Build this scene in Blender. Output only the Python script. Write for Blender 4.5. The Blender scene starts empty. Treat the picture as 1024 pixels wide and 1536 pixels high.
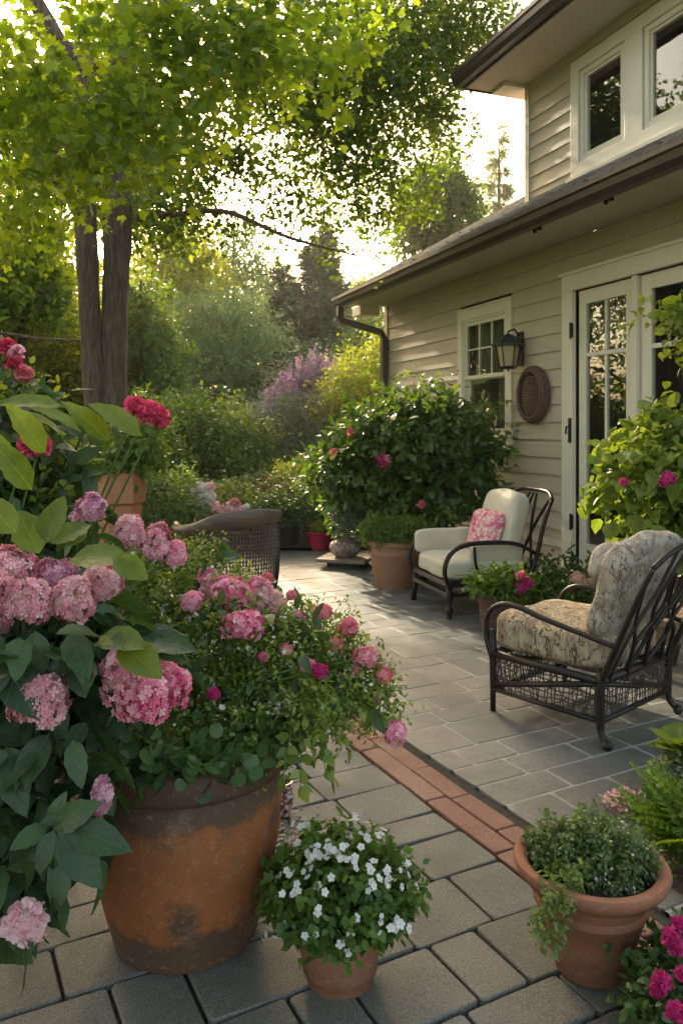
import bpy, math, random
import numpy as np
from mathutils import Vector, Matrix
S = bpy.context.scene
COL = S.collection
# ---------------------------------------------------------------- camera
H, F = 1.45, 1178.0          # eye height, focal length in photo pixels
cd = bpy.data.cameras.new('camera'); cam = bpy.data.objects.new('camera', cd); COL.objects.link(cam)
cam.location = (0, 0, H); cam.rotation_euler = (math.radians(90), 0, 0)
cd.sensor_fit = 'VERTICAL'; cd.sensor_height = 36; cd.lens = 36*F/1536
cd.shift_y = -128/1536; cd.clip_start = 0.05; cd.clip_end = 600
S.camera = cam
# ---------------------------------------------------------------- light
SUN_AZ, SUN_EL = math.radians(-21.5), math.radians(25)      # azimuth from +Y, negative = left
w = bpy.data.worlds.new('World'); S.world = w; w.use_nodes = True
nt = w.node_tree; nt.nodes.clear()
sky = nt.nodes.new('ShaderNodeTexSky'); sky.sky_type = 'NISHITA'; sky.sun_disc = False
sky.sun_elevation = SUN_EL; sky.sun_rotation = SUN_AZ; sky.dust_density = 5.0; sky.air_density = 1.0; sky.ozone_density = 0.6
bg = nt.nodes.new('ShaderNodeBackground'); bg.inputs[1].default_value = 0.15
wo = nt.nodes.new('ShaderNodeOutputWorld')
wm = nt.nodes.new('ShaderNodeMix'); wm.data_type = 'RGBA'; wm.blend_type = 'MULTIPLY'; wm.inputs[0].default_value = 1; wm.inputs[7].default_value = (1.0, .87, .68, 1)
nt.links.new(sky.outputs[0], wm.inputs[6]); nt.links.new(wm.outputs[2], bg.inputs[0]); nt.links.new(bg.outputs[0], wo.inputs[0])
sl = bpy.data.lights.new('sun', 'SUN'); sl.energy = 2.25; sl.angle = math.radians(1.2); sl.color = (1, .86, .64)
sun = bpy.data.objects.new('sun', sl); COL.objects.link(sun)
sd = Vector((math.sin(SUN_AZ)*math.cos(SUN_EL), math.cos(SUN_AZ)*math.cos(SUN_EL), math.sin(SUN_EL)))
sun.rotation_euler = sd.to_track_quat('Z', 'Y').to_euler()
S.view_settings.view_transform = 'Standard'; S.view_settings.look = 'None'
S.view_settings.exposure = 2.3; S.view_settings.gamma = 1
try:
    S.cycles.max_bounces = 8; S.cycles.diffuse_bounces = 3; S.cycles.transmission_bounces = 4
    S.cycles.transparent_max_bounces = 8; S.cycles.caustics_reflective = False; S.cycles.caustics_refractive = False
    S.cycles.use_denoising = True; S.cycles.sample_clamp_indirect = 6
except Exception: pass

# ---------------------------------------------------------------- helpers
def at(u, v, Y): return Vector(((u-512)/F*Y, Y, H+(640-v)/F*Y))
def gp(u, v):
    Y = H*F/(v-640); return Vector(((u-512)/F*Y, Y, 0))
def tag(o, label=None, cat=None, group=None, kind=None):
    if label: o['label'] = label
    if cat: o['category'] = cat
    if group: o['group'] = group
    if kind: o['kind'] = kind
    return o
def thing(name, label, cat, loc=(0, 0, 0), rotz=0, group=None):
    o = bpy.data.objects.new(name, None); COL.objects.link(o)
    o.location = loc; o.rotation_euler = (0, 0, rotz); o.empty_display_size = .1
    return tag(o, label, cat, group)
def link(name, me, mat, parent=None, smooth=False):
    o = bpy.data.objects.new(name, me); COL.objects.link(o)
    if mat: me.materials.append(mat)
    if parent: o.parent = parent
    if smooth: me.shade_smooth()
    return o
def bez(p0, p1, p2, n):
    p0, p1, p2 = map(Vector, (p0, p1, p2)); r = []
    for i in range(n):
        t = i/(n-1); r.append(p0*(1-t)**2+p1*2*t*(1-t)+p2*t*t)
    return r
def spline(pts, n=8):                       # catmull-rom through pts
    P = [Vector(p) for p in pts]; P = [P[0]*2-P[1]]+P+[P[-1]*2-P[-2]]; out = []
    for i in range(1, len(P)-2):
        for k in range(n):
            t = k/n; a, b, c, d = P[i-1:i+3]
            out.append(.5*((2*b)+(c-a)*t+(2*a-5*b+4*c-d)*t*t+(3*b-a-3*c+d)*t**3))
    out.append(P[-2]); return out
class MB:
    def __init__(s): s.v = []; s.f = []
    def add(s, V, Fc):
        n = len(s.v); s.v += [tuple(p) for p in V]; s.f += [tuple(i+n for i in f) for f in Fc]
    def box(s, a, b):                       # min corner, max corner
        x0, y0, z0 = a; x1, y1, z1 = b
        s.add([(x0,y0,z0),(x1,y0,z0),(x1,y1,z0),(x0,y1,z0),(x0,y0,z1),(x1,y0,z1),(x1,y1,z1),(x0,y1,z1)],
              [(0,3,2,1),(4,5,6,7),(0,1,5,4),(1,2,6,5),(2,3,7,6),(3,0,4,7)])
    def obox(s, c, sz, M=None):
        M = M or Matrix.Identity(3); c = Vector(c); V = []
        for z in (-1, 1):
            for x, y in ((-1,-1),(1,-1),(1,1),(-1,1)): V.append(c+M@Vector((x*sz[0]/2, y*sz[1]/2, z*sz[2]/2)))
        s.add(V, [(0,3,2,1),(4,5,6,7),(0,1,5,4),(1,2,6,5),(2,3,7,6),(3,0,4,7)])
    def tube(s, pts, r, n=8, caps=True):
        pts = [Vector(p) for p in pts]; m = len(pts)
        if not hasattr(r, '__len__'): r = [r]*m
        if len(r) != m: r = list(np.interp(np.linspace(0, 1, m), np.linspace(0, 1, len(r)), r))
        V = []; up = Vector((0, 0, 1)); prev = None
        if r[0] > .11: r = [x*(1+.05*math.sin(i*1.9+x*90)+.035*math.sin(i*.7)) for i, x in enumerate(r)]
        for i, p in enumerate(pts):
            t = (pts[min(i+1, m-1)]-pts[max(i-1, 0)])
            if t.length < 1e-9: t = Vector((0, 0, 1))
            t.normalize()
            if prev is None:
                a = t.cross(up)
                if a.length < 1e-3: a = t.cross(Vector((1, 0, 0)))
            else: a = prev-t*prev.dot(t)
            if a.length < 1e-6: a = t.orthogonal()
            a.normalize(); prev = a; b = t.cross(a)
            for k in range(n):
                q = 2*math.pi*k/n; V.append(p+(a*math.cos(q)+b*math.sin(q))*r[i])
        Fc = [(i*n+k, i*n+(k+1) % n, (i+1)*n+(k+1) % n, (i+1)*n+k) for i in range(m-1) for k in range(n)]
        if caps: Fc += [tuple(range(n))[::-1], tuple((m-1)*n+k for k in range(n))]
        s.add(V, Fc)
    def lathe(s, prof, c=(0, 0, 0), n=40, wob=0, seed=0, squash=(1, 1)):
        rr = random.Random(seed); ph = [rr.random()*6 for _ in range(4)]; V = []
        for (r, z) in prof:
            for k in range(n):
                q = 2*math.pi*k/n
                ww = 1+wob*(math.sin(2*q+ph[0]+z*3)+.6*math.sin(3*q+ph[1]-z*5)+.4*math.sin(5*q+ph[2]))
                V.append((c[0]+r*ww*math.cos(q)*squash[0], c[1]+r*ww*math.sin(q)*squash[1], c[2]+z))
        Fc = [(i*n+k, i*n+(k+1) % n, (i+1)*n+(k+1) % n, (i+1)*n+k) for i in range(len(prof)-1) for k in range(n)]
        Fc += [tuple(range(n))[::-1]] if prof[0][0] > 1e-4 else []
        Fc += [tuple((len(prof)-1)*n+k for k in range(n))] if prof[-1][0] > 1e-4 else []
        s.add(V, Fc)
    def cushion(s, c, sz, p=5, n=14, puff=0, sag=0, M=None, wr=0, seed=0, pinch=0):
        """rounded cushion; puff thins the rim (z), wr = wrinkle size"""
        M = M or Matrix.Identity(3); c = Vector(c); V = []; Fc = []; idx = {}
        rr = random.Random(seed); ks = [(Vector((rr.uniform(-1,1), rr.uniform(-1,1), rr.uniform(-1,1)))*14, rr.random()*6) for _ in range(5)]
        def vid(i, j, k):
            key = (i, j, k)
            if key not in idx:
                q = Vector((2*i/n-1, 2*j/n-1, 2*k/n-1))
                L = (abs(q.x)**p+abs(q.y)**p+abs(q.z)**p)**(1/p); q = q/L
                e = max(abs(q.x), abs(q.y))
                q.z *= (1-puff*e**3)
                if pinch:                       # corners pulled out, edges drawn in
                    q.x *= 1-pinch*(1-abs(q.y)**2); q.y *= 1-pinch*(1-abs(q.x)**2)
                if q.z > 0: q.z -= sag*(1-e*e)
                loc = Vector((q.x*sz[0]/2, q.y*sz[1]/2, q.z*sz[2]/2))
                if wr:
                    d = sum(math.sin(loc.dot(kk)*1.6+ph) for kk, ph in ks)*wr
                    loc += q.normalized()*d
                idx[key] = len(V); V.append(c+M@loc)
            return idx[key]
        for f in range(6):
            for a in range(n):
                for b in range(n):
                    def co(a, b):
                        return [(0,a,b),(n,a,b),(a,0,b),(a,n,b),(a,b,0),(a,b,n)][f]
                    q = [vid(*co(a,b)), vid(*co(a+1,b)), vid(*co(a+1,b+1)), vid(*co(a,b+1))]
                    Fc.append(q if f in (1, 2, 5) else q[::-1])
        s.add(V, Fc)
    def build(s, name, mat, parent=None, off=(0, 0, 0), smooth=False, bevel=0, loc=None):
        me = bpy.data.meshes.new(name); o3 = Vector(off)
        me.from_pydata([Vector(p)-o3 for p in s.v], [], s.f); me.update()
        o = link(name, me, mat, parent, smooth)
        if loc is not None: o.location = loc
        if bevel:
            m = o.modifiers.new('bevel', 'BEVEL'); m.width = bevel; m.segments = 2; m.limit_method = 'ANGLE'; m.angle_limit = .6
        return o
def rotM(rx=0, ry=0, rz=0): return Matrix.Rotation(rz, 3, 'Z')@Matrix.Rotation(ry, 3, 'Y')@Matrix.Rotation(rx, 3, 'X')

# leaf templates: (verts, faces)
def T_quad(w=.5): return np.array([(0,0,0),(w/2,.45,.08),(0,1,-.05),(-w/2,.45,.08)]), [(0,1,2,3)]
def T_fold(w=.5, dr=.15):
    v = [(0,0,0),(0,.33,-.02),(0,.68,-dr*.4),(0,1,-dr),(w*.42,.25,.05),(w*.45,.6,.03-dr*.3),(-w*.42,.25,.05),(-w*.45,.6,.03-dr*.3)]
    return np.array(v), [(0,4,5,1),(1,5,3,2),(0,1,7,6),(1,2,3,7)]
def T_broad(w=.55, dr=.3, n=7, pw=.8, fold=.12):
    V = []; Fc = []
    for i in range(n+1):
        y = i/n; ww = w/2*(math.sin(math.pi*y**pw)**.8 if 0 < y < 1 else 0)
        for s in (-1, -.5, 0, .5, 1):
            V.append((s*ww*(1+.05*(-1)**i*(abs(s) == 1)), y, fold*abs(s)*ww*2-dr*y*y+.016*math.sin(i*2.2+s*2.6)))
    for i in range(n):
        for k in range(4): a = i*5+k; Fc.append((a, a+1, a+6, a+5))
    return np.array(V), Fc
def T_maple():
    h = [(.10,.06),(.40,-.04),(.33,.16),(.62,.34),(.42,.40),(.50,.56),(.24,.54),(.20,.70)]
    o = [(0,0)]+h+[(0,1.05)]+[(-x, y) for x, y in h[::-1]]
    return np.array([(x, y, -.22*abs(x)-.12*y*y) for x, y in o]), [tuple(range(len(o)))]
def T_round(n=8):
    V = [(0,.5,-.05)]+[(.42*math.sin(a), .5-.5*math.cos(a), .03) for a in [2*math.pi*k/n for k in range(n)]]
    return np.array(V), [(0, 1+k, 1+(k+1) % n) for k in range(n)]
def T_floret(k=4, w=.34, cup=.15, r0=.0):
    V = []; Fc = []
    for i in range(k):
        a = 2*math.pi*i/k; d = np.array((math.cos(a), math.sin(a))); p = np.array((-d[1], d[0])); b = len(V)
        for q, z in ((d*r0, 0), (d*.55+p*w, cup*.8), (d*.98, cup), (d*.55-p*w, cup*.8)): V.append((q[0], q[1], z))
        Fc.append((b, b+1, b+2, b+3))
    return np.array(V), Fc
def T_petal(n=4):
    V = []; Fc = []
    for i in range(n+1):
        y = i/n; ww = (.12, .34, .50, .52, .34)[i] if n == 4 else .4
        for s in (-1, -.5, 0, .5, 1): V.append((s*ww, y-.10*s*s*(i == n), .22*abs(s)**2*ww+.25*y*y+.05*math.sin(s*5+i*2)))
    for i in range(n):
        for k in range(4): a = i*5+k; Fc.append((a, a+1, a+6, a+5))
    return np.array(V), Fc
def T_frond(n=11, w=.34):
    V = []; Fc = []
    for i in range(n):
        y = .1+.88*i/n; L = w*math.sin(math.pi*min(1, (i+2.2)/(n+2)))**.8
        for s in (-1, 1):
            b = len(V); zz = -.35*y*y
            V += [(0,y,zz),(s*L*.5,y+.075,zz+.02),(s*L,y+.09,zz-.03),(s*L*.5,y+.0,zz+.02)]; Fc.append((b,b+1,b+2,b+3))
    b = len(V); V += [(-.01,0,0),(.01,0,0),(.004,1,-.36),(-.004,1,-.36)]; Fc.append((b,b+1,b+2,b+3))
    return np.array(V), Fc
def T_needle(k=6, w=.05):
    V = []; Fc = []
    for i in range(k):
        y = .12+.8*i/k
        for s in (-1, 1):
            b = len(V); V += [(0,y,0),(s*.3,y+.22,.03),(s*.32,y+.2,-.04),(0,y+w,0)]; Fc.append((b,b+1,b+2,b+3))
    return np.array(V), Fc

def norm(a): return a/np.maximum(np.linalg.norm(a, axis=1, keepdims=True), 1e-9)
def leaves(name, P, A, N, Sz, tmpl, mat, parent=None, off=(0, 0, 0), rnd=None, seed=1, curl=None, smooth=False, loc=None, wj=.2):
    """P base, A stem-to-tip axis, N face normal, Sz length; ONE mesh"""
    rs = np.random.RandomState(seed); P = np.asarray(P, float); n = len(P)
    A = norm(np.asarray(A, float)); N = np.asarray(N, float); N = norm(N-A*(N*A).sum(1, keepdims=True)); X = np.cross(A, N)
    Sz = np.broadcast_to(np.asarray(Sz, float), (n,)).reshape(n, 1, 1)
    tv, tf = tmpl; k = len(tv)
    c = (1 if curl is None else np.asarray(curl)).reshape(n, 1, 1) if curl is not None else rs.uniform(.3, 1.6, (n, 1, 1))
    wx = rs.uniform(1-wj, 1+wj, (n, 1, 1))
    V = P[:, None, :]+Sz*(X[:, None, :]*tv[None, :, 0:1]*wx+A[:, None, :]*tv[None, :, 1:2]+N[:, None, :]*tv[None, :, 2:3]*c)
    V = V.reshape(-1, 3)-np.asarray(off, float)
    tl = np.array([len(f) for f in tf]); ti = np.array([i for f in tf for i in f])
    loops = (ti[None, :]+(np.arange(n)*k)[:, None]).ravel(); tot = np.tile(tl, n); st = np.concatenate([[0], np.cumsum(tot)[:-1]])
    me = bpy.data.meshes.new(name)
    me.vertices.add(len(V)); me.vertices.foreach_set('co', V.ravel().astype(np.float32))
    me.loops.add(len(loops)); me.loops.foreach_set('vertex_index', loops.astype(np.int32))
    me.polygons.add(len(tot)); me.polygons.foreach_set('loop_start', st.astype(np.int32)); me.polygons.foreach_set('loop_total', tot.astype(np.int32))
    me.update(calc_edges=True); me.validate()
    r = rs.rand(n) if rnd is None else np.asarray(rnd)
    at_ = me.attributes.new('rnd', 'FLOAT', 'POINT'); at_.data.foreach_set('value', np.repeat(r, k).astype(np.float32))
    a2 = me.attributes.new('lc', 'FLOAT_VECTOR', 'POINT'); a2.data.foreach_set('vector', np.tile(tv.astype(np.float32), (n, 1)).ravel())
    o = link(name, me, mat, parent, smooth)
    if loc is not None: o.location = loc
    return o
def blob(clumps, n, seed, tw=10, tlen=.22, shell=.45, jit=.05, droop=.25, up=.5, lump=.22, flat=0):
    """points of leafy twigs through a set of ellipsoids (x,y,z,rx,ry,rz): returns P, A, N"""
    rs = np.random.RandomState(seed); C = np.array([list(c)+[c[3]]*(6-len(c)) for c in clumps], float)
    wt = (C[:, 3]*C[:, 4]+C[:, 3]*C[:, 5]+C[:, 4]*C[:, 5]); wt /= wt.sum()
    m = max(1, n//tw); ci = rs.choice(len(C), m, p=wt)
    d = norm(rs.randn(m, 3)); d[:, 2] = np.where(d[:, 2] < -.3, d[:, 2]*.6, d[:, 2]); d = norm(d)
    ph = rs.rand(len(C), 3)*6
    lm = 1+lump*(np.sin(d[:, 0]*5+ph[ci, 0])*np.sin(d[:, 1]*4.5+ph[ci, 1])+.7*np.sin(d[:, 2]*6+ph[ci, 2]+d[:, 0]*3))
    r = (shell+(1-shell)*rs.rand(m)**.6)*lm
    B = C[ci, :3]+d*C[ci, 3:6]*r[:, None]
    tdir = norm(d*.8+rs.randn(m, 3)*.5+np.array([0, 0, .15]))
    B = np.repeat(B, tw, 0); T = np.repeat(tdir, tw, 0); k = len(B)
    t = np.tile(np.arange(tw)/tw, m)[:, None]
    P = B+T*tlen*t+rs.randn(k, 3)*jit; P[:, 2] -= droop*tlen*(t[:, 0]**2)
    A = norm(T*.7+rs.randn(k, 3)*.65+np.array([0, 0, -droop])); N = norm(rs.randn(k, 3)*.6+np.array([0, 0, up+.3])+T*.2)
    return P, A, N, np.repeat(rs.rand(m), tw)*.55+rs.rand(k)*.45

# ---------------------------------------------------------------- materials
def mk(name):
    m = bpy.data.materials.new(name); m.use_nodes = True; t = m.node_tree; t.nodes.clear()
    o = t.nodes.new('ShaderNodeOutputMaterial'); p = t.nodes.new('ShaderNodeBsdfPrincipled'); t.links.new(p.outputs[0], o.inputs[0])
    return m, t, p, o
def nd(t, k, **kw):
    n = t.nodes.new('ShaderNode'+k)
    for a, b in kw.items():
        if isinstance(a, str) and a.startswith('i_'): n.inputs[a[2:]].default_value = b
        else: setattr(n, a, b)
    return n
def ramp(t, src, cols):
    r = t.nodes.new('ShaderNodeValToRGB'); e = r.color_ramp.elements
    while len(e) < len(cols): e.new(.5)
    for i, (p, c) in enumerate(cols): e[i].position = p; e[i].color = (*c, 1) if len(c) == 3 else c
    t.links.new(src, r.inputs[0]); return r.outputs[0]
def coords(t, scale=(1, 1, 1), kind='Object'):
    c = t.nodes.new('ShaderNodeTexCoord'); m = t.nodes.new('ShaderNodeMapping'); m.inputs['Scale'].default_value = scale
    t.links.new(c.outputs[kind], m.inputs[0]); return m.outputs[0]
def noise(t, vec, sc, det=4, rough=.55, dist=0):
    n = t.nodes.new('ShaderNodeTexNoise'); n.inputs['Scale'].default_value = sc; n.inputs['Detail'].default_value = det
    n.inputs['Roughness'].default_value = rough; n.inputs['Distortion'].default_value = dist; t.links.new(vec, n.inputs['Vector']); return n.outputs['Fac']
def mixc(t, f, a, b, mode='MIX'):
    m = t.nodes.new('ShaderNodeMix'); m.data_type = 'RGBA'; m.blend_type = mode
    for s, i in ((f, 0), (a, 6), (b, 7)):
        if isinstance(s, (int, float)): m.inputs[i].default_value = s
        elif isinstance(s, tuple): m.inputs[i].default_value = (*s, 1)
        else: t.links.new(s, m.inputs[i])
    return m.outputs[2]
def bump(t, p, h, st=.4, d=.01):
    b = t.nodes.new('ShaderNodeBump'); b.inputs['Strength'].default_value = st; b.inputs['Distance'].default_value = d
    t.links.new(h, b.inputs['Height']); t.links.new(b.outputs[0], p.inputs['Normal'])
def plain(name, c1, c2=None, sc=8, rough=.6, bsc=40, bst=.25, bd=.004, stretch=(1, 1, 1), metal=0, spec=.5):
    m, t, p, o = mk(name); v = coords(t, stretch); c2 = c2 or tuple(x*.75 for x in c1)
    t.links.new(ramp(t, noise(t, v, sc, 6, .6), [(.3, c2), (.7, c1)]), p.inputs['Base Color'])
    p.inputs['Roughness'].default_value = rough; p.inputs['Metallic'].default_value = metal; p.inputs['Specular IOR Level'].default_value = spec
    bump(t, p, noise(t, v, bsc, 5), bst, bd); return m
def leafm(name, cols, tr=.4, trc=None, rough=.45, veins=False, sc=1.2):
    m, t, p, o = mk(name); a = nd(t, 'Attribute', attribute_name='rnd')
    n = len(cols); c = ramp(t, a.outputs['Fac'], [(.08+.84*i/max(1, n-1), x) for i, x in enumerate(cols)])
    nz = noise(t, coords(t), sc, 3)
    c = mixc(t, ramp(t, nz, [(.35, (0, 0, 0)), (.65, (.5, .5, .5))]), c, cols[-1])
    if veins:
        l = nd(t, 'Attribute', attribute_name='lc'); s = nd(t, 'SeparateXYZ'); t.links.new(l.outputs['Vector'], s.inputs[0])
        ab = nd(t, 'Math', operation='ABSOLUTE'); t.links.new(s.outputs[0], ab.inputs[0])
        k1 = nd(t, 'Math', operation='MULTIPLY_ADD'); k1.inputs[1].default_value = -1.1; t.links.new(ab.outputs[0], k1.inputs[0]); t.links.new(s.outputs[1], k1.inputs[2])
        k2 = nd(t, 'Math', operation='MULTIPLY'); k2.inputs[1].default_value = 34; t.links.new(k1.outputs[0], k2.inputs[0])
        k3 = nd(t, 'Math', operation='SINE'); t.links.new(k2.outputs[0], k3.inputs[0])
        vr = ramp(t, k3.outputs[0], [(.93, (0, 0, 0)), (1, (.22, .22, .22))])
        mid = ramp(t, ab.outputs[0], [(.004, (.5, .5, .5)), (.012, (0, 0, 0))])
        vv = mixc(t, 1.0, vr, mid, 'ADD')
        c = mixc(t, vv, c, tuple(min(1, x*1.5+.03) for x in cols[-1]))
        c = mixc(t, ramp(t, noise(t, coords(t), 55, 3, .6), [(.66, (0,0,0)), (.72, (.6,.6,.6))]), c, (.16,.12,.04)); c = mixc(t, ramp(t, noise(t, coords(t), 22, 4, .6), [(.4, (0,0,0)), (.7, (.45,.45,.45))]), c, tuple(x*.6 for x in cols[0]))
        bump(t, p, vv, .5, .006)
    t.links.new(c, p.inputs['Base Color']); p.inputs['Roughness'].default_value = rough
    tb = nd(t, 'BsdfTranslucent')
    tc = mixc(t, 1.0, c, trc or (1.9, 1.8, .55), 'MULTIPLY'); t.links.new(tc, tb.inputs[0])
    mx = nd(t, 'MixShader'); mx.inputs[0].default_value = tr
    t.links.new(p.outputs[0], mx.inputs[1]); t.links.new(tb.outputs[0], mx.inputs[2]); t.links.new(mx.outputs[0], o.inputs[0]); return m
def petal(name, cols, tr=.35): return leafm(name, cols, tr, (1.25, 1.0, 1.05), .6, sc=9)

M = {}
M['bark'] = plain('bark', (.20, .145, .105), (.06, .04, .028), 9, .9, 16, 1, .03, (3, 3, .5))
M['bark_far'] = plain('bark_far', (.09, .07, .05), (.04, .03, .02), 6, .9, 12, .6, .03, (3, 3, .5))
M['twig'] = plain('twig', (.10, .08, .045), (.05, .04, .02), 12, .8)
M['stem'] = plain('stem', (.10, .16, .04), (.06, .10, .03), 20, .6)
M['maple'] = leafm('maple_leaf', [(.05,.10,.012), (.09,.17,.018), (.14,.23,.022), (.22,.30,.03)], .58, (2.3,2.0,.5))
M['maple2'] = leafm('maple_leaf_deep', [(.035,.07,.012), (.055,.11,.016), (.10,.16,.02)], .52, (2.2,1.9,.5))
M['tree_a'] = leafm('leaf_wood', [(.07,.11,.02), (.11,.16,.03), (.18,.22,.035)], .55, sc=.6)
M['tree_y'] = leafm('leaf_golden_lit', [(.14,.18,.02), (.22,.25,.03), (.31,.33,.045)], .55, sc=.6)  # golden backlight is put into the leaf colour
M['tree_b'] = leafm('leaf_feather', [(.11,.18,.07), (.16,.24,.10), (.23,.31,.14)], .38, (1.4,1.4,.8), sc=.8)
M['conifer'] = leafm('needle', [(.02,.045,.022), (.04,.075,.035), (.06,.10,.045)], .15, sc=.7)
M['spire'] = leafm('needle_light', [(.09,.13,.04), (.13,.17,.05), (.18,.22,.07)], .4, sc=.7)
M['shrub'] = leafm('leaf_shrub', [(.055,.11,.022), (.09,.16,.03), (.15,.22,.04)], .4, sc=1.5)
M['shrub_y'] = leafm('leaf_yellowgreen', [(.10,.15,.02), (.17,.22,.03), (.27,.30,.04)], .45, sc=1.5)
M['shrub_l'] = leafm('leaf_pale', [(.08,.13,.035), (.13,.19,.05), (.18,.25,.06)], .35, sc=2)
M['silver'] = leafm('leaf_silver', [(.10,.14,.08), (.15,.19,.12), (.22,.25,.18)], .3, (1.3,1.3,.9), sc=2)
M['camellia'] = leafm('leaf_glossy', [(.032,.07,.018), (.055,.11,.026), (.09,.155,.036)], .32, rough=.32, sc=3)
M['hyd'] = leafm('leaf_hydrangea', [(.028,.065,.028), (.045,.095,.035), (.07,.13,.045)], .32, rough=.38, veins=True, sc=5)
M['hyd_lit'] = leafm('leaf_lime_lit', [(.085,.14,.014), (.12,.18,.018), (.17,.23,.022)], .42, rough=.4, veins=True, sc=5)  # sun on the big leaves is put into this lime colour
M['small'] = leafm('leaf_small', [(.05,.105,.022), (.10,.18,.032), (.20,.27,.045), (.30,.35,.08)], .42, sc=6)
M['herb'] = leafm('leaf_herb', [(.05,.10,.03), (.08,.14,.045), (.14,.20,.07)], .3, sc=9)
M['rosette'] = leafm('leaf_rosette', [(.04,.09,.03), (.07,.14,.04), (.11,.19,.06)], .28, rough=.4, sc=9)
M['vine'] = leafm('leaf_vine', [(.085,.15,.03), (.15,.215,.035), (.25,.31,.05)], .45, rough=.4, veins=True, sc=4)
M['fern'] = leafm('leaf_fern', [(.05,.12,.02), (.09,.18,.025), (.15,.25,.035)], .4, sc=5)
M['pink'] = petal('petal_pink', [(.42,.27,.17), (.52,.09,.19), (.76,.22,.35), (.88,.40,.50), (.93,.70,.73)])
M['rose'] = petal('petal_rose', [(.60,.05,.19), (.82,.17,.34), (.90,.35,.48), (.93,.64,.70)])
M['dusty'] = petal('petal_dusty', [(.42,.10,.22), (.66,.24,.40), (.80,.42,.54), (.88,.66,.72)])
M['hot'] = petal('petal_hot', [(.55,.015,.08), (.74,.05,.17), (.85,.17,.30)], .3)
M['dome'] = leafm('leaf_dome', [(.04,.10,.02), (.075,.15,.025), (.13,.22,.03)], .38, sc=6)
M['magenta'] = petal('petal_magenta', [(.38,.01,.14), (.55,.02,.20), (.66,.06,.28)])
M['mauve'] = petal('petal_mauve', [(.34,.16,.42), (.50,.28,.56), (.64,.46,.68)])
M['white'] = petal('petal_white', [(.72,.74,.70), (.85,.86,.82), (.9,.9,.88)])
M['palepink'] = petal('petal_palepink', [(.78,.42,.50), (.86,.58,.62), (.92,.74,.74)])
M['coral'] = petal('petal_coral', [(.62,.10,.16), (.78,.20,.26), (.85,.38,.38)])
M['peach'] = petal('petal_peach', [(.75,.48,.32), (.8,.58,.42)])
M['soil'] = plain('soil', (.05, .035, .025), (.02, .014, .01), 30, .95, 60, .8, .02)
M['mulch'] = plain('mulch', (.10, .07, .055), (.03, .02, .015), 45, .95, 70, 1, .03)
M['iron'] = plain('dark_metal', (.030, .023, .019), (.016, .013, .011), 20, .42, 60, .3, .002, metal=.35)
M['gutter'] = plain('gutter_metal', (.062, .050, .040), (.043, .035, .029), 6, .35, 30, .1, .002, metal=.3)
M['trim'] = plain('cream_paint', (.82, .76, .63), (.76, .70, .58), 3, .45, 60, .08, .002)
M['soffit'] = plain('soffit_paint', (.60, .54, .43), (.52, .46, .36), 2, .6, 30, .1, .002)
def siding_mat():
    m, t, p, o = mk('siding_paint'); v = coords(t, (.6, 1, 8)); v2 = coords(t)
    c = ramp(t, noise(t, v2, 1.3, 5, .6), [(.3, (.51, .43, .325)), (.7, (.60, .51, .39))])
    c = mixc(t, ramp(t, noise(t, v, 5, 6), [(.45, (0,0,0)), (.8, (.35,.35,.35))]), c, (.29, .26, .20))
    t.links.new(c, p.inputs['Base Color']); p.inputs['Roughness'].default_value = .55
    bump(t, p, noise(t, coords(t, (2, 1, 30)), 12, 5), .2, .003); return m
M['siding'] = siding_mat()
def stone_mat(name, c1, c2, c3, rough=.62):
    m, t, p, o = mk(name); v = coords(t); a = nd(t, 'Attribute', attribute_name='rnd')
    c = ramp(t, a.outputs['Fac'], [(.0, c1), (.5, c2), (1, c3)])
    c = mixc(t, ramp(t, noise(t, v, 2.2, 5, .65), [(.35, (0,0,0)), (.7, (.55,.55,.55))]), c, tuple(x*.55 for x in c2))
    c = mixc(t, ramp(t, noise(t, v, 1.1, 7, .7, .5), [(.48, (0,0,0)), (.62, (.5,.5,.5))]), c, tuple(x*f for x, f in zip(c2, (.52,.56,.42))))
    c = mixc(t, ramp(t, noise(t, v, 7, 6, .75), [(.58, (0,0,0)), (.7, (.3,.3,.3))]), c, tuple(min(.8, x*1.5) for x in c3))
    sp = noise(t, v, 190, 3, .8)
    c = mixc(t, ramp(t, sp, [(.44, (.85,.85,.85)), (.56, (0,0,0))]), c, tuple(x*.42 for x in c2))
    c = mixc(t, ramp(t, noise(t, v, 260, 2, .8), [(.56, (0,0,0)), (.68, (.55,.55,.55))]), c, tuple(min(.8, x*1.9) for x in c3))
    t.links.new(c, p.inputs['Base Color'])
    t.links.new(ramp(t, noise(t, v, 5, 4), [(.3, (rough-.14,)*3), (.7, (rough+.15,)*3)]), p.inputs['Roughness'])
    hb = mixc(t, .35, sp, noise(t, v, 14, 5)); bump(t, p, hb, .55, .006); return m
M['paver'] = stone_mat('paver_stone', (.135,.142,.125), (.17,.175,.155), (.215,.215,.19))
M['flag'] = stone_mat('flag_stone', (.135,.142,.138), (.17,.176,.168), (.215,.215,.20), .48)
M['brick'] = stone_mat('brick_red', (.25,.12,.09), (.29,.14,.105), (.33,.175,.135), .7)
M['mortar'] = plain('mortar', (.36, .35, .31), (.24, .235, .21), 14, .85, 90, .5, .004)
M['joint'] = plain('joint_soil', (.05, .042, .033), (.02, .018, .013), 25, .95, 80, .8, .01)

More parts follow.
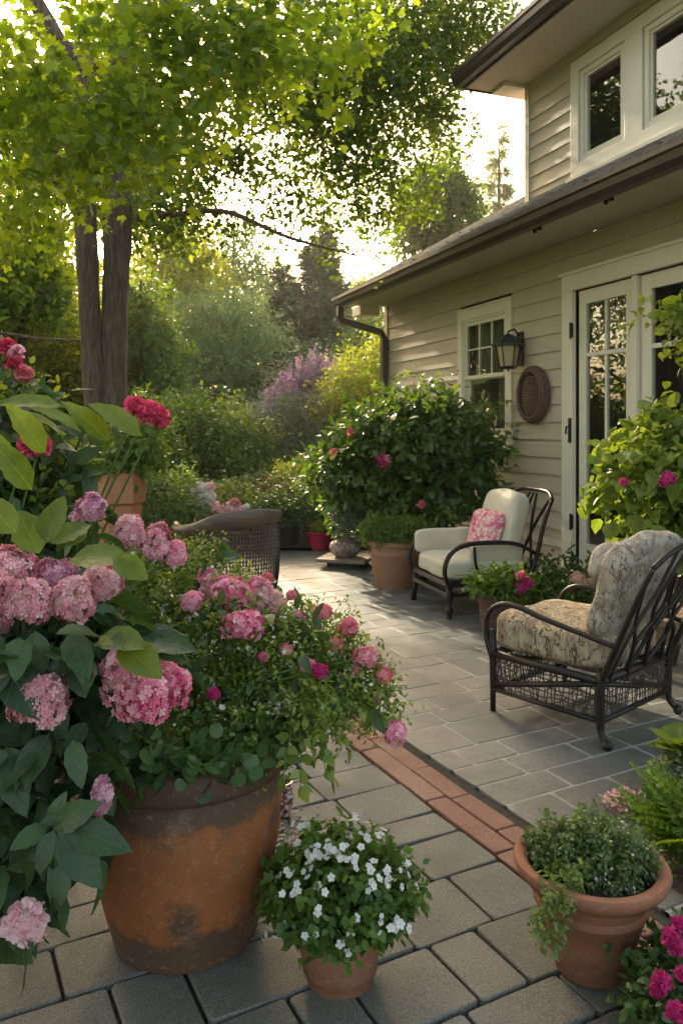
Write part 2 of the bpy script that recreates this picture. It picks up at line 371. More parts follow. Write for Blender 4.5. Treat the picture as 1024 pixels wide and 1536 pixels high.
A_, B_ = Vector((-.461, .887, 0)), Vector((.887, .461, 0))
def ab(a, b, z=0): p = A_*a+B_*b; return (p.x, p.y, z)
def slabs(name, rows, z, gap, bev, mat, seed, jit=.004, thick=.03, skip=None):
    """rows: list of (a0,a1,[b edges]); one bevelled slab per cell"""
    rr = random.Random(seed); V = []; Fc = []; R = []
    for a0, a1, bs in rows:
        for b0, b1 in zip(bs[:-1], bs[1:]):
            if skip and skip((a0+a1)/2, (b0+b1)/2): continue
            g = gap/2; n = len(V); zz = z+rr.uniform(-1, 1)*jit*.4; tl = (rr.uniform(-1, 1)*jit, rr.uniform(-1, 1)*jit)
            pts = []
            # rounded, slightly worn outline
            ca, cb = (a0+a1)/2, (b0+b1)/2; ha, hb = (a1-a0)/2-g, (b1-b0)/2-g; cr = min(.014, gap*.9)
            out = []
            for sa, sb in ((-1,-1),(1,-1),(1,1),(-1,1)):
                c1 = (sa*ha, sb*(hb-cr)); c2 = (sa*(ha-cr), sb*hb)
                seq = (c1, c2) if sa*sb < 0 else (c2, c1)
                for q in seq: out.append(q)
            # order: walk around
            out.sort(key=lambda q: math.atan2(q[1]/hb, q[0]/ha))
            jj = [(rr.uniform(-1, 1)*gap*.12, rr.uniform(-1, 1)*gap*.12) for _ in out]
            for ring, (ins, dz) in enumerate(((bev, 0), (bev*.35, -bev*.3), (0, -bev), (0, -thick))):
                for (x, y), (jx, jy) in zip(out, jj):
                    fx = x-math.copysign(ins, x)+jx; fy = y-math.copysign(ins, y)+jy
                    V.append(ab(ca+fx, cb+fy, zz+dz+(tl[0]*fx/max(ha, .1)+tl[1]*fy/max(hb, .1))))
            k = len(out)
            Fc.append(tuple(n+i for i in range(k))[::-1])
            for ring in range(3):
                for i in range(k):
                    Fc.append((n+ring*k+i, n+ring*k+(i+1) % k, n+(ring+1)*k+(i+1) % k, n+(ring+1)*k+i))
            R += [rr.random()]*(4*k)
    me = bpy.data.meshes.new(name); me.from_pydata(V, [], Fc); me.update()
    x = me.attributes.new('rnd', 'FLOAT', 'POINT'); x.data.foreach_set('value', np.array(R, np.float32))
    o = link(name, me, mat); return tag(o, kind='structure')
def sheet(name, pts, z, mat):
    me = bpy.data.meshes.new(name); me.from_pydata([(p[0], p[1], z) for p in pts], [], [tuple(range(len(pts)))]); me.update()
    return tag(link(name, me, mat), kind='structure')
def ground_mat():
    m, t, p, o = mk('ground_cover'); v = coords(t)
    c = ramp(t, noise(t, v, .6, 6), [(.3, (.035,.05,.018)), (.6, (.06,.085,.025)), (.8, (.07,.055,.035))])
    t.links.new(c, p.inputs['Base Color']); p.inputs['Roughness'].default_value = .95; bump(t, p, noise(t, v, 20, 5), 1, .05); return m
gm = ground_mat()
sheet('ground', [(-300,-120), (300,-120), (300,420), (-300,420)], -.05, gm)
rr = random.Random(5)
# near path of pavers
def bedges(b0, b1, wmin, wmax, r):
    out = [b0]; 
    while out[-1] < b1-wmin: out.append(min(b1, out[-1]+r.uniform(wmin, wmax)))
    if b1-out[-1] < wmin*.6 and len(out) > 2: out[-1] = b1
    else: out.append(b1)
    return out[::1]
def bedges_rev(b1, b0, wmin, wmax, r): return [-x for x in bedges(-b1, -b0, wmin, wmax, r)][::-1]
rows = []; a = -1.2; k = 0
big = [(.30,.20),(.36,.30)]
while a < 9.5:
    dp = rr.choice([.225, .16, .25, .21]);
    es = [1.685]
    while es[-1] > -3.2: es.append(es[-1]-rr.choice([.30, .22, .16, .27, .33, .19]))
    rows.append((a, a+dp, es[::-1])); a += dp
slabs('path', rows, 0, .010, .0045, M['paver'], 3)
sheet('path_bed', [ab(-1.3,-3.3)[:2], ab(-1.3,1.70)[:2], ab(9.6,1.70)[:2], ab(9.6,-3.3)[:2]][::-1], -.018, M['joint'])
# brick strip, two courses
rows = []; 
for b0, b1, ln in ((1.69, 1.787, (.42,.52,.5)), (1.787, 1.884, (.28,.36,.30))):
    a = -1.0+rr.random()*.2
    while a < 9:
        l = rr.choice(ln); rows.append((a, a+l, [b0, b1])); a += l
slabs('brick_border', rows, .003, .006, .004, M['brick'], 4, .003)
sheet('border_bed', [ab(-1.3,1.703)[:2], ab(-1.3,1.93)[:2], ab(9.6,1.93)[:2], ab(9.6,1.703)[:2]][::-1], -.006, M['joint'])
# flagstone patio
rows = []; a = -2.0
while a < 8.9:
    dp = rr.choice([.20, .27, .30, .17]); es = [1.925]
    off = rr.random()*.2; first = True
    while es[-1] < 9.2: es.append(es[-1]+(rr.choice([.30,.44,.36,.52,.24])-(off if first else 0))); first = False
    rows.append((a, a+dp, es)); a += dp
PATIO_A = a
slabs('patio', rows, .008, .011, .003, M['flag'], 6, .0012)
sheet('patio_mortar', [ab(-2.05,1.935)[:2], ab(-2.05,9.2)[:2], ab(PATIO_A,9.2)[:2], ab(PATIO_A,1.935)[:2]][::-1], .0062, M['mortar'])
# mulch bed at the right foreground, lapping over the patio and path
def bed(name, pts, z=.035, mat=None, seed=0, n=26):
    r2 = random.Random(seed); c = Vector((sum(p[0] for p in pts)/len(pts), sum(p[1] for p in pts)/len(pts), z))
    P = [Vector((x, y, 0)) for x, y in pts]; P = spline(P+[P[0]], 6)[:-1]; V = [c]; 
    for f in (.35, .7, .9, 1.0):
        for i, p in enumerate(P):
            q = c.lerp(Vector((p.x, p.y, 0)), f*(1+.03*math.sin(i*2.3))); q.z = z*(1-f**5)+r2.uniform(-1, 1)*.008*(f < 1)+(.0 if f < 1 else -.01)
            V.append(q)
    m = len(P); Fc = [(0, 1+i, 1+(i+1) % m) for i in range(m)]
    for r in range(3): Fc += [(1+r*m+i, 1+(r+1)*m+i, 1+(r+1)*m+(i+1) % m, 1+r*m+(i+1) % m) for i in range(m)]
    me = bpy.data.meshes.new(name); me.from_pydata(V, [], Fc); me.update(); o = link(name, me, mat or M['mulch'], smooth=True); return tag(o, kind='structure')
bed('planting_bed', [(1.00,2.66),(1.10,2.95),(1.35,3.22),(1.75,3.25),(2.2,2.9),(2.2,2.2),(1.5,1.9),(1.12,2.1),(1.02,2.35)], .03, seed=2)
bed('garden_bed', [(-3.2,9.6),(-1.2,9.75),(.5,9.85),(1.2,9.2),(1.4,9.9),(1.2,12.5),(-2,14),(-9,13),(-8,6),(-3.4,4.5),(-2.2,3.0),(-3.0,6.5)], .05, M['soil'], 3)
bed('shrub_bed', [(-3.4,2.0),(-1.15,2.22),(-.85,2.4),(-.86,2.8),(-1.2,3.6),(-3.4,4.0)], .04, M['soil'], 4)

# ---------------------------------------------------------------- house   local x along the wall (away), y out of the wall
HO = Vector((2.136, 7.49, 0)); HR = math.atan2(.939, -.344)
house = thing('house', 'beige clapboard house with dark gutters, cream trim and a raised upper storey', 'house', HO, HR)
TE = 4.25
def boards(mb, x0, x1, z0, z1, y, holes, bh=.172):
    z = z0; jr = random.Random(9)
    while z < z1-.01:
        zt = min(z+bh, z1); xs = [(x0, x1)]
        for hx0, hx1, hz0, hz1 in holes:
            if z < hz1-.001 and zt > hz0+.001:
                nx = []
                for a, b in xs:
                    if hx0 > a: nx.append((a, min(b, hx0)))
                    if hx1 < b: nx.append((max(a, hx1), b))
                xs = [q for q in nx if q[1]-q[0] > .005]
        cut = []
        for a, b in xs:                     # butt joints
            c_ = a+jr.uniform(.4, 3.2)
            while c_ < b-.4: cut.append((a, c_-.0015)); a = c_+.0015; c_ = a+jr.uniform(1.8, 3.6)
            cut.append((a, b))
        for a, b in cut:
            V = [(a,y,z),(b,y,z),(b,y+.026,z),(a,y+.026,z),(a,y,zt),(b,y,zt),(b,y+.008,zt),(a,y+.008,zt)]
            mb.add(V, [(0,1,2,3),(4,7,6,5),(3,2,6,7),(0,3,7,4),(1,5,6,2)])
        z = zt
WIN = (.89, 2.066, 1.24, 2.81); DOOR = (-3.2, 0.0, 0.0, 2.87)
mb = MB(); boards(mb, -4.2, TE, .12, 3.22, 0, [(WIN[0]+.03, WIN[1]-.03, WIN[2]+.03, WIN[3]-.03), (DOOR[0]+.03, DOOR[1]-.03, DOOR[2], DOOR[3]-.03)])
lw = mb.build('lower_siding', M['siding'], house)
mb = MB()
mb.box((-4.2,-.02,-.05),(TE,.03,.12)); mb.box((TE,-6,-.05),(TE+.02,.02,3.25)); mb.box((-4.22,-6,-.05),(-4.2,.02,3.25)); mb.box((-4.2,-6.02,-.05),(TE,-6,5.4))
mb.build('foundation', plain('painted_base', (.34,.33,.29), (.25,.24,.21), 4, .8), house)
mb = MB(); mb.box((TE-.05,.001,.12),(TE+.045,.034,3.2)); mb.build('corner_board', M['siding'], house)
# gable triangle (far end)
mb = MB(); mb.add([(TE+.01,.02,3.2),(TE+.01,-5.9,3.2),(TE+.01,-3,5.0)], [(0,1,2)]); mb.build('gable_wall', M['siding'], house)
# dark rooms behind the openings
dk = plain('room_dark', (.16,.14,.11), (.10,.09,.075), 3, .9)
mb = MB()
for x0, x1, z0, z1, yy in ((-3.3,.1,.1,2.9,0), (.8,2.2,1.1,2.9,0), (-3.0,.75,3.95,5.36,-.55)):
    y0, y1 = yy-1.6, yy-.06
    V = [(x0,y0,z0),(x1,y0,z0),(x1,y1,z0),(x0,y1,z0),(x0,y0,z1),(x1,y0,z1),(x1,y1,z1),(x0,y1,z1)]
    mb.add(V, [(0,3,2,1),(4,5,6,7),(0,1,5,4),(1,2,6,5),(3,0,4,7)])
mb.build('interior', dk, house)
SL = math.tan(math.radians(29.3))
# soffit, fascia, gutter (lower eave)
EO, ZE = .65, 3.24
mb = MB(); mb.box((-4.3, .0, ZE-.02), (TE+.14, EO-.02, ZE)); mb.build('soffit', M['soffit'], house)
mb = MB(); mb.box((-4.3, EO-.02, ZE-.06), (TE+.16, EO+.005, ZE+.10)); mb.build('fascia', M['gutter'], house)
def gutter_mesh(x0, x1, y, z, s=1.0):
    pr = [(0,0),(.075,-.005),(.105,.03),(.112,.075),(.13,.085),(.13,.115),(.112,.115),(.112,.10),(.02,.10),(.0,.115)]
    mb = MB(); n = len(pr); V = []
    for x in (x0, x1): V += [(x, y+a*s, z+b*s) for a, b in pr]
    mb.add(V, [(i, (i+1) % n, n+(i+1) % n, n+i) for i in range(n)]+[tuple(range(n)), tuple(range(n, 2*n))[::-1]]); return mb
g = gutter_mesh(-4.3, TE+.17, EO+.008, ZE-.07, 1.15).build('gutter', M['gutter'], house)
mb = MB()
for x in (-.41, -1.36): mb.box((x, EO-.10, ZE-.055), (x+.035, EO-.024, ZE-.022)); mb.box((x+.006, EO-.05, ZE-.085), (x+.03, EO-.028, ZE-.055)); mb.build('gutter_bracket', M['iron'], house); mb = MB()
# downspout
mb = MB(); X = TE-.06
pts = [(TE+.06,EO+.07,ZE-.06),(TE+.06,EO+.07,ZE-.20),(TE+.05,EO+.04,ZE-.27),(X+.02,.12,ZE-.42),(X,.085,ZE-.52),(X,.085,1.5),(X,.085,.1)]
def rect_tube(mb, pts, w, d):
    V = []
    for i, p in enumerate(pts):
        p = Vector(p); t = (Vector(pts[min(i+1, len(pts)-1)])-Vector(pts[max(i-1, 0)])).normalized()
        a = Vector((1,0,0)); a = (a-t*a.dot(t)).normalized(); b = t.cross(a)
        for sx, sy in ((-1,-1),(1,-1),(1,1),(-1,1)): V.append(p+a*sx*w/2+b*sy*d/2)
    mb.add(V, [(i*4+k, i*4+(k+1) % 4, i*4+4+(k+1) % 4, i*4+4+k) for i in range(len(pts)-1) for k in range(4)])
rect_tube(mb, pts, .10, .085); ds = mb.build('downspout', M['gutter'], house, bevel=.008)
mb = MB()
for z in (2.55, 1.4): mb = MB(); mb.box((X-.065,.034,z),(X+.065,.135,z+.03)); mb.build('strap', M['gutter'], ds)
# eave return box at the gable end
mb = MB(); mb.box((TE+.02,.12,ZE-.17),(TE+.36,.42,ZE-.024)); mb.build('eave_box', M['trim'], house, bevel=.008)
# roof slab + shingle courses
def shingle_mat():
    m, t, p, o = mk('shingles'); v = coords(t); a = nd(t, 'Attribute', attribute_name='rnd')
    c = ramp(t, a.outputs['Fac'], [(0,(.11,.10,.095)),(.5,(.17,.155,.14)),(1,(.24,.22,.20))])
    c = mixc(t, ramp(t, noise(t, v, 60, 3), [(.4,(0,0,0)),(.6,(.6,.6,.6))]), c, (.04,.038,.035))
    t.links.new(c, p.inputs['Base Color']); p.inputs['Roughness'].default_value = .85; bump(t, p, noise(t, v, 90, 3), .6, .01); return m
M['shingle'] = shingle_mat()
def roof(name, x0, x1, y0, z0, y1, sl, thick=.05, xw=.32, c=.16, seed=1):
    mb = MB(); R = []; rr = random.Random(seed)
    L = (y0-y1); z1 = z0+L*sl
    mb.add([(x0,y0,z0),(x1,y0,z0),(x1,y1,z1),(x0,y1,z1),(x0,y0,z0-thick),(x1,y0,z0-thick),(x1,y1,z1-thick),(x0,y1,z1-thick)],
           [(0,3,2,1),(4,5,6,7),(0,1,5,4),(1,2,6,5),(2,3,7,6),(3,0,4,7)]); R += [.5]*8
    cs = math.cos(math.atan(sl)); k = 0; s = -.02
    while s < L/cs-.02:
        x = x0-rr.random()*xw
        while x < x1:
            xa, xb = max(x0, x+.004), min(x1, x+xw-.004); th = rr.uniform(.010, .02); e = min(L/cs, s+c)
            if xb > xa+.02:
                j = rr.uniform(-.01, .01); sa = s+j
                P = lambda xx, ss, h: (xx, y0-ss*cs-h*sl*cs*0, z0+ss*cs*sl+h)
                mb.add([P(xa,sa,.004),P(xb,sa,.004),P(xb,sa,.008+th),P(xa,sa,.008+th),P(xb,e,.006),P(xa,e,.006)], [(0,3,2,1),(3,5,4,2),(0,5,3),(1,2,4)]); R += [rr.random()]*6
            x += xw*rr.uniform(.8, 1.2)
        s += c; k += 1
    o = mb.build(name, M['shingle'], house); x = o.data.attributes.new('rnd', 'FLOAT', 'POINT'); x.data.foreach_set('value', np.array(R, np.float32)); return o
r1 = roof('lower_roof', -4.3, TE+.17, EO+.06, ZE+.09, -3.0, SL)
mb = MB(); mb.add([(-4.3,-3.0,ZE+.085+3.66*SL),(TE+.17,-3.0,ZE+.085+3.66*SL),(TE+.17,-6.5,3.3),(-4.3,-6.5,3.3)], [(0,1,2,3)]); mb.build('rear_roof', M['shingle'], house)
mb = MB(); b0, b1 = EO+.05, -3.0   # rake board
V = []
for x in (TE+.172, TE+.195):
    V += [(x,b0,ZE-.05),(x,b0,ZE+.10),(x,b1,ZE+.10+(b0-b1)*SL),(x,b1,ZE-.05+(b0-b1)*SL)]
mb.add(V, [(0,1,2,3),(7,6,5,4),(0,4,5,1),(1,5,6,2),(2,6,7,3),(3,7,4,0)]); mb.build('rake_board', M['gutter'], house)
# upper storey
UY, UT, UZ0, UZ1 = -.55, 1.444, 3.80, 5.40
UW = (-3.0, .62, 4.05, 5.26)
mb = MB(); boards(mb, -4.2, UT, UZ0, UZ1, UY, [(UW[0]+.03, UW[1]-.03, UW[2]+.03, UW[3]-.03)], .165); mb.build('upper_siding', M['siding'], house)
mb = MB(); mb.box((UT, -5.5, UZ0), (UT+.02, UY+.02, UZ1)); mb.build('side_wall', M['siding'], house); mb = MB(); mb.box((-4.22,-5.5,UZ0),(-4.2,UY+.02,UZ1)); mb.build('side_wall', M['siding'], house)
mb = MB(); mb.box((UT-.04,UY+.001,UZ0),(UT+.04,UY+.034,UZ1-.001)); mb.build('corner_board', M['siding'], house)
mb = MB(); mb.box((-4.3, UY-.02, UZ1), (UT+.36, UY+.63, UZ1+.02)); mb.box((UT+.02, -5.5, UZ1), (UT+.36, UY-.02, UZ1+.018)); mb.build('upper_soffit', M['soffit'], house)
mb = MB(); mb.box((-4.3, UY+.63, UZ1-.02), (UT+.38, UY+.655, UZ1+.17)); mb.box((UT+.36, -5.5, UZ1-.02), (UT+.38, UY+.63, UZ1+.17)); uf = mb.build('upper_fascia', M['gutter'], house)
gutter_mesh(-4.3, UT+.39, UY+.657, UZ1-.0, 1.2).build('upper_gutter', M['gutter'], house)
ru = roof('upper_roof', -4.3, UT+.42, UY+.72, UZ1+.2, -2.8, .42, seed=3)
mb = MB(); mb.box((UT+.04, UY-.35, UZ1-.045), (UT+.33, UY+.30, UZ1-.002)); mb.build('eave_box', M['trim'], house, bevel=.006)  # pale panel stands for the sun glow under the gable overhang
# glass
def glass_mat():
    m, t, p, o = mk('window_glass'); t.nodes.remove(p)
    g = nd(t, 'BsdfGlossy'); g.inputs['Roughness'].default_value = .015; g.inputs['Color'].default_value = (.95,.97,1,1)
    tr = nd(t, 'BsdfTransparent'); tr.inputs[0].default_value = (.82,.86,.84,1)
    fr0 = nd(t, 'LayerWeight'); fr = nd(t, 'Math', operation='POWER'); fr.inputs[1].default_value = 4; t.links.new(fr0.outputs['Facing'], fr.inputs[0])
    mu = nd(t, 'Math', operation='MULTIPLY_ADD'); mu.inputs[1].default_value = .9; mu.inputs[2].default_value = .07; mu.use_clamp = True
    t.links.new(fr.outputs[0], mu.inputs[0]); mx = nd(t, 'MixShader'); t.links.new(mu.outputs[0], mx.inputs[0]); t.links.new(tr.outputs[0], mx.inputs[1]); t.links.new(g.outputs[0], mx.inputs[2]); t.links.new(mx.outputs[0], o.inputs[0])
    b = nd(t, 'Bump'); b.inputs['Strength'].default_value = .04; b.inputs['Distance'].default_value = .02; t.links.new(noise(t, coords(t), 2.5, 1), b.inputs['Height']); t.links.new(b.outputs[0], g.inputs['Normal'])
    return m
M['glass'] = glass_mat()
def ring(mb, x0, x1, z0, z1, wd, y0, y1, wb=None, wt=None):
    wb = wb or wd; wt = wt or wd
    mb.box((x0,y0,z0),(x0+wd,y1,z1)); mb.box((x1-wd,y0,z0),(x1,y1,z1)); mb.box((x0+wd,y0,z0),(x1-wd,y1,z0+wb)); mb.box((x0+wd,y0,z1-wt),(x1-wd,y1,z1))
# lower double-hung window
x0, x1, z0, z1 = WIN
mb = MB(); ring(mb, x0, x1, z0, z1, .115, 0.002, .045); mb.box((x0-.02,.0,z1),(x1+.02,.055,z1+.025)); mb.box((x0-.015,.0,z0-.03),(x1+.015,.07,z0))
win = mb.build('window', M['trim'], house, bevel=.004); tag(win, 'double-hung window beside the wall lantern')
mb = MB(); ring(mb, x0+.115, x1-.115, z0+.115, z1-.115, .025, -.05, .03); mb.build('jamb', M['trim'], win)
a0, a1 = x0+.14, x1-.14; zm = 2.02
mb = MB(); ring(mb, a0, a1, zm-.02, z1-.14, .045, -.025, .012)
for k in (1, 2): mb.box((a0+.045+(a1-a0-.09)*k/3-.009,-.018,zm+.025),(a0+.045+(a1-a0-.09)*k/3+.009,.008,z1-.186))
zz = (zm+z1-.14)/2; mb.box((a0+.046,-.0175,zz-.009),(a1-.046,.0075,zz+.009)); mb.build('upper_sash', M['trim'], win, bevel=.002)
mb = MB(); ring(mb, a0, a1, z0+.14, zm+.018, .05, -.055, -.027); mb.build('lower_sash', M['trim'], win, bevel=.002)
mb = MB(); mb.box((a0+.04,-.006,zm),(a1-.04,-.003,z1-.17)); mb.build('pane', M['glass'], win); mb = MB(); mb.box((a0+.045,-.043,z0+.16),(a1-.045,-.040,zm)); mb.build('pane', M['glass'], win)
def curtain(mb, x0, x1, z0, z1, y, amp=.022, per=.085, seed=0):
    rr = random.Random(seed); n = int((x1-x0)/per*10); V = []
    for i in range(n+1):
        x = x0+(x1-x0)*i/n; yy = y+amp*math.sin(2*math.pi*(x-x0)/per+.8*math.sin(x*9+seed))
        V += [(x,yy,z0),(x+.006*math.sin(x*20),yy*1.0,z1)]
    mb.add(V, [(2*i,2*i+2,2*i+3,2*i+1) for i in range(n)])
M['curtain'] = leafm('curtain_cloth', [(.46,.41,.28)]*2, .35, (1,1,1), .9)
mb = MB(); curtain(mb, a0, a1, zm+.0, z1-.12, -.13, .015, .07, 1); curtain(mb, a0-.02, a0+.42, z0+.1, zm, -.15, .03, .12, 2)
mb.build('curtain', M['curtain'], win, smooth=True)
# french doors
mb = MB(); mb.box((-3.2,.002,2.72),(0,.05,2.87)); mb.box((-.16,.002,.02),(0,.05,2.72)); mb.box((-3.2,.0,2.87),(.03,.065,2.90))
fr = mb.build('door_frame', M['trim'], house, bevel=.004)
mb = MB(); mb.box((-3.2,-.06,.04),(-.16,.10,.12)); mb.build('threshold', plain('sill_stone', (.40,.38,.33), (.28,.27,.24), 8, .7), fr, bevel=.006)
def door(x1, x0, cols, zt=2.71, zb=.125, st=.105, sr=.25, tr=2.11, y=-.01, lab=None):
    mb = MB(); ring(mb, x0, x1, zb, zt, st, y-.045, y, sr, .13); mb.box((x0+st,y-.04,tr-.02),(x1-st,y-.004,tr+.02))
    for k in range(1, cols):
        xc = x0+st+(x1-x0-2*st)*k/cols; mb.box((xc-.016,y-.038,zb+sr),(xc+.016,y-.005,tr-.021)); mb.box((xc-.016,y-.038,tr+.021),(xc+.016,y-.005,zt-.131))
    d = mb.build('door', M['trim'], house, bevel=.004)
    if lab: tag(d, lab)
    mb = MB(); mb.box((x0+st-.01,y-.026,zb+sr-.01),(x1-st+.01,y-.022,zt-.12)); mb.build('pane', M['glass'], d)
    return d
d1 = door(-.185, -.93, 2, lab='narrow glazed door leaf left of the wide one')
mb = MB(); mb.box((-1.0,-.05,.12),(-.94,.03,2.715)); mb.build('mullion', M['trim'], fr, bevel=.004)
d2 = door(-1.01, -2.05, 2, st=.12, lab='wide glazed door leaf behind the leafy vine')
d3 = door(-2.09, -3.15, 2, st=.12, lab='outermost glazed door leaf at the photo edge')
mb = MB(); curtain(mb, -.60, -.2, 2.0, 2.7, -.16, .018, .055, 4); curtain(mb, -.92, -.60, 1.6, 2.7, -.17, .018, .055, 5); mb.build('curtain', M['curtain'], d1, smooth=True)
mb = MB()
for z in (2.28, .5): mb = MB(); mb.box((-.185,.051,z),(-.145,.068,z+.13)); mb.tube([(-.165,.07,z-.01),(-.165,.07,z+.14)], .011, 8); mb.build('hinge', M['iron'], d1)
mb = MB(); mb.box((-.155,.0505,1.30),(-.118,.062,1.53)); mb.tube([(-.137,.06,1.45),(-.137,.095,1.45),(-.137,.10,1.38)], .009, 8); mb.build('latch', M['iron'], d1)
mb = MB(); curtain(mb, -2.03, -1.75, .2, 2.7, -.16, .018, .055, 6); mb.build('curtain', M['curtain'], d2, smooth=True)
# upper window pair
x0, x1, z0, z1 = UW; y = UY
mb = MB(); ring(mb, x0, x1, z0, z1, .13, y+.002, y+.045)
for xc in (-.33, -1.55): mb.box((xc-.12,y+.003,z0+.13),(xc+.12,y+.044,z1-.13))
mb.box((x0-.02,y,z0-.045),(x1+.03,y+.085,z0)); uw = mb.build('window', M['trim'], house, bevel=.004); tag(uw, 'upper-storey window pair under the high eave')
mb = MB(); pn = MB()
for a, b in ((-.20,.48),(-1.42,-.46)):
    ring(mb, a+.005, b-.0, z0+.135, z1-.135, .055, y-.04, y+.025); ring(mb, a+.06, b-.055, z0+.19, z1-.19, .03, y-.04, y+.005)
    pn.box((a+.08,y-.02,z0+.21),(b-.08,y-.017,z1-.21)); mb.build('upper_sash', M['trim'], uw, bevel=.003); pn.build('pane', M['glass'], uw); mb = MB(); pn = MB()
HM = Matrix.Translation(HO)@Matrix.Rotation(HR, 4, 'Z')

# ---------------------------------------------------------------- wall lantern
t = thing('wall_lantern', 'dark metal lantern with cream glass mounted between window and door', 'lantern', HM@Vector((.72,.03,2.28)), HR)
mb = MB(); mb.box((-.06,0,-.22),(.06,.02,.17)); mb.tube([(0,.02,.12),(0,.09,.2),(0,.16,.17)], .012, 8); mb.build('wall_plate', M['iron'], t, bevel=.004)
def frus(mb, z0, r0, z1, r1, c=(0,.17), n=4, a0=math.pi/4, cap=True):
    V = [(c[0]+r*math.cos(a0+2*math.pi*k/n), c[1]+r*math.sin(a0+2*math.pi*k/n), z) for z, r in ((z0, r0), (z1, r1)) for k in range(n)]
    mb.add(V, [(k, (k+1) % n, n+(k+1) % n, n+k) for k in range(n)]+([tuple(range(n))[::-1], tuple(range(n, 2*n))] if cap else []))
verd = plain('verdigris_metal', (.07,.095,.09), (.035,.045,.042), 14, .4, 50, .2, .002, metal=.5)
mb = MB(); frus(mb, .0, .19, .02, .195, n=6, a0=0); frus(mb, .021, .19, .10, .10, n=6, a0=0); frus(mb, .101, .10, .135, .045, n=6, a0=0); mb.tube([(0,.17,.13),(0,.17,.175)], [.018,.008], 8)
mb.build('lantern_roof', verd, t, smooth=False, bevel=.003)
mb = MB()
for k in range(6):
    a = 2*math.pi*k/6; mb.tube([(.14*math.cos(a),.17+.14*math.sin(a),0),(.095*math.cos(a),.17+.095*math.sin(a),-.24)], .008, 6)
frus(mb, -.26, .08, -.235, .105, n=6, a0=0); mb.tube([(0,.17,-.26),(0,.17,-.29)], [.015,.006], 8); mb.build('cage', M['iron'], t)
mg = plain('cream_glass', (.55,.46,.30), (.45,.37,.24), 6, .25, 20, .1, .002); mb = MB(); frus(mb, -.232, .088, -.002, .128, n=6, a0=0); mb.build('glass_shade', mg, t)
t.scale = (.9, .9, .9)
# oval woven plaque
t = thing('wall_plaque', 'oval reddish brown woven plaque hanging on the siding below the lantern', 'wall plaque', HM@Vector((.455,.03,1.77)), HR)
wick = plain('red_wicker', (.16,.075,.055), (.07,.035,.03), 30, .6, 70, .8, .006)
mb = MB()
def oval(r, rz, y, n=40): return [(r*math.cos(2*math.pi*k/n), y, rz*math.sin(2*math.pi*k/n)) for k in range(n+1)]
for r, rz, y, w_ in ((.245,.275,.03,.022),(.23,.262,.06,.02),(.205,.24,.075,.016),(.15,.18,.055,.012)): mb.tube(oval(r, rz, y), w_, 8, False)
for k in range(64):
    a = 2*math.pi*k/64; mb.tube([(.145*math.cos(a),.055,.175*math.sin(a)),(.23*math.cos(a+.12),.07,.262*math.sin(a+.12))], .005, 5)
mb.build('rim', wick, t, smooth=True)
mb = MB(); V = [(.0,.035,0)]+[(p[0],.04,p[2]) for p in oval(.16,.19,0)[:-1]]; mb.add(V, [(0,1+k,1+(k+1) % 40) for k in range(40)])
for k in range(17):
    z = -.165+.0205*k; L = .15*math.sqrt(max(0, 1-(z/.18)**2)); mb.tube([(-L,.06,z),(0,.072,z),(L,.06,z)], .0095, 6)
mb.build('woven_centre', wick, t, smooth=True)
# ---------------------------------------------------------------- furniture
def cloth(name, c1, c2, bst=.5, weave=260):
    m, t, p, o = mk(name); v = coords(t)
    c = ramp(t, noise(t, v, 5, 5), [(.3, c2), (.7, c1)]); t.links.new(c, p.inputs['Base Color']); p.inputs['Roughness'].default_value = .9
    p.inputs['Sheen Weight'].default_value = .25
    h = mixc(t, .6, noise(t, v, weave, 2), noise(t, v, 11, 4)); bump(t, p, h, bst, .008); return m
M['linen'] = cloth('linen', (.70,.63,.50), (.58,.52,.40))
def pattern_cloth(name, base, dark, mid, sc=22):
    """cream cloth printed with wandering brown twigs"""
    m, t, p, o = mk(name); v = coords(t)
    k = sc/30
    def ridge(sv, s_, wd):
        return ramp(t, noise(t, coords(t, sv), s_, 2.5, .5, .6), [(.5-wd*1.6, (0,0,0)), (.5-wd, (1,1,1)), (.5+wd, (1,1,1)), (.5+wd*1.6, (0,0,0))])
    tw = mixc(t, 1.0, ridge((1,1,.45), 17*k, .012), ridge((1.3,1.1,.5), 24*k, .012), 'ADD')
    gate = ramp(t, noise(t, v, 6, 3), [(.30, (0,0,0)), (.42, (1,1,1))])
    f = mixc(t, 1.0, tw, gate, 'MULTIPLY')
    c = ramp(t, noise(t, v, 16, 5), [(.36, mid), (.58, base)])
    c = mixc(t, f, c, dark); t.links.new(c, p.inputs['Base Color']); p.inputs['Roughness'].default_value = .9
    bump(t, p, mixc(t, .5, noise(t, v, 200, 2), f), .4, .006); return m
M['twigcloth'] = pattern_cloth('twig_print_cloth', (.45,.37,.26), (.075,.05,.033), (.27,.195,.125), 30)
def floral_cloth():
    m, t, p, o = mk('floral_pillow_cloth'); v = coords(t)
    vo = nd(t, 'TexVoronoi'); vo.inputs['Scale'].default_value = 42; t.links.new(v, vo.inputs['Vector'])
    s = nd(t, 'SeparateColor'); t.links.new(vo.outputs['Color'], s.inputs[0])
    c = ramp(t, s.outputs[0], [(.1,(.62,.10,.20)),(.35,(.74,.25,.34)),(.6,(.80,.50,.50)),(.85,(.78,.70,.55))])
    c = mixc(t, ramp(t, noise(t, v, 70, 2), [(.5,(0,0,0)),(.6,(.7,.7,.7))]), c, (.72,.14,.24))
    t.links.new(c, p.inputs['Base Color']); p.inputs['Roughness'].default_value = .9; bump(t, p, noise(t, v, 60, 3), .5, .006); return m
M['floral'] = floral_cloth()

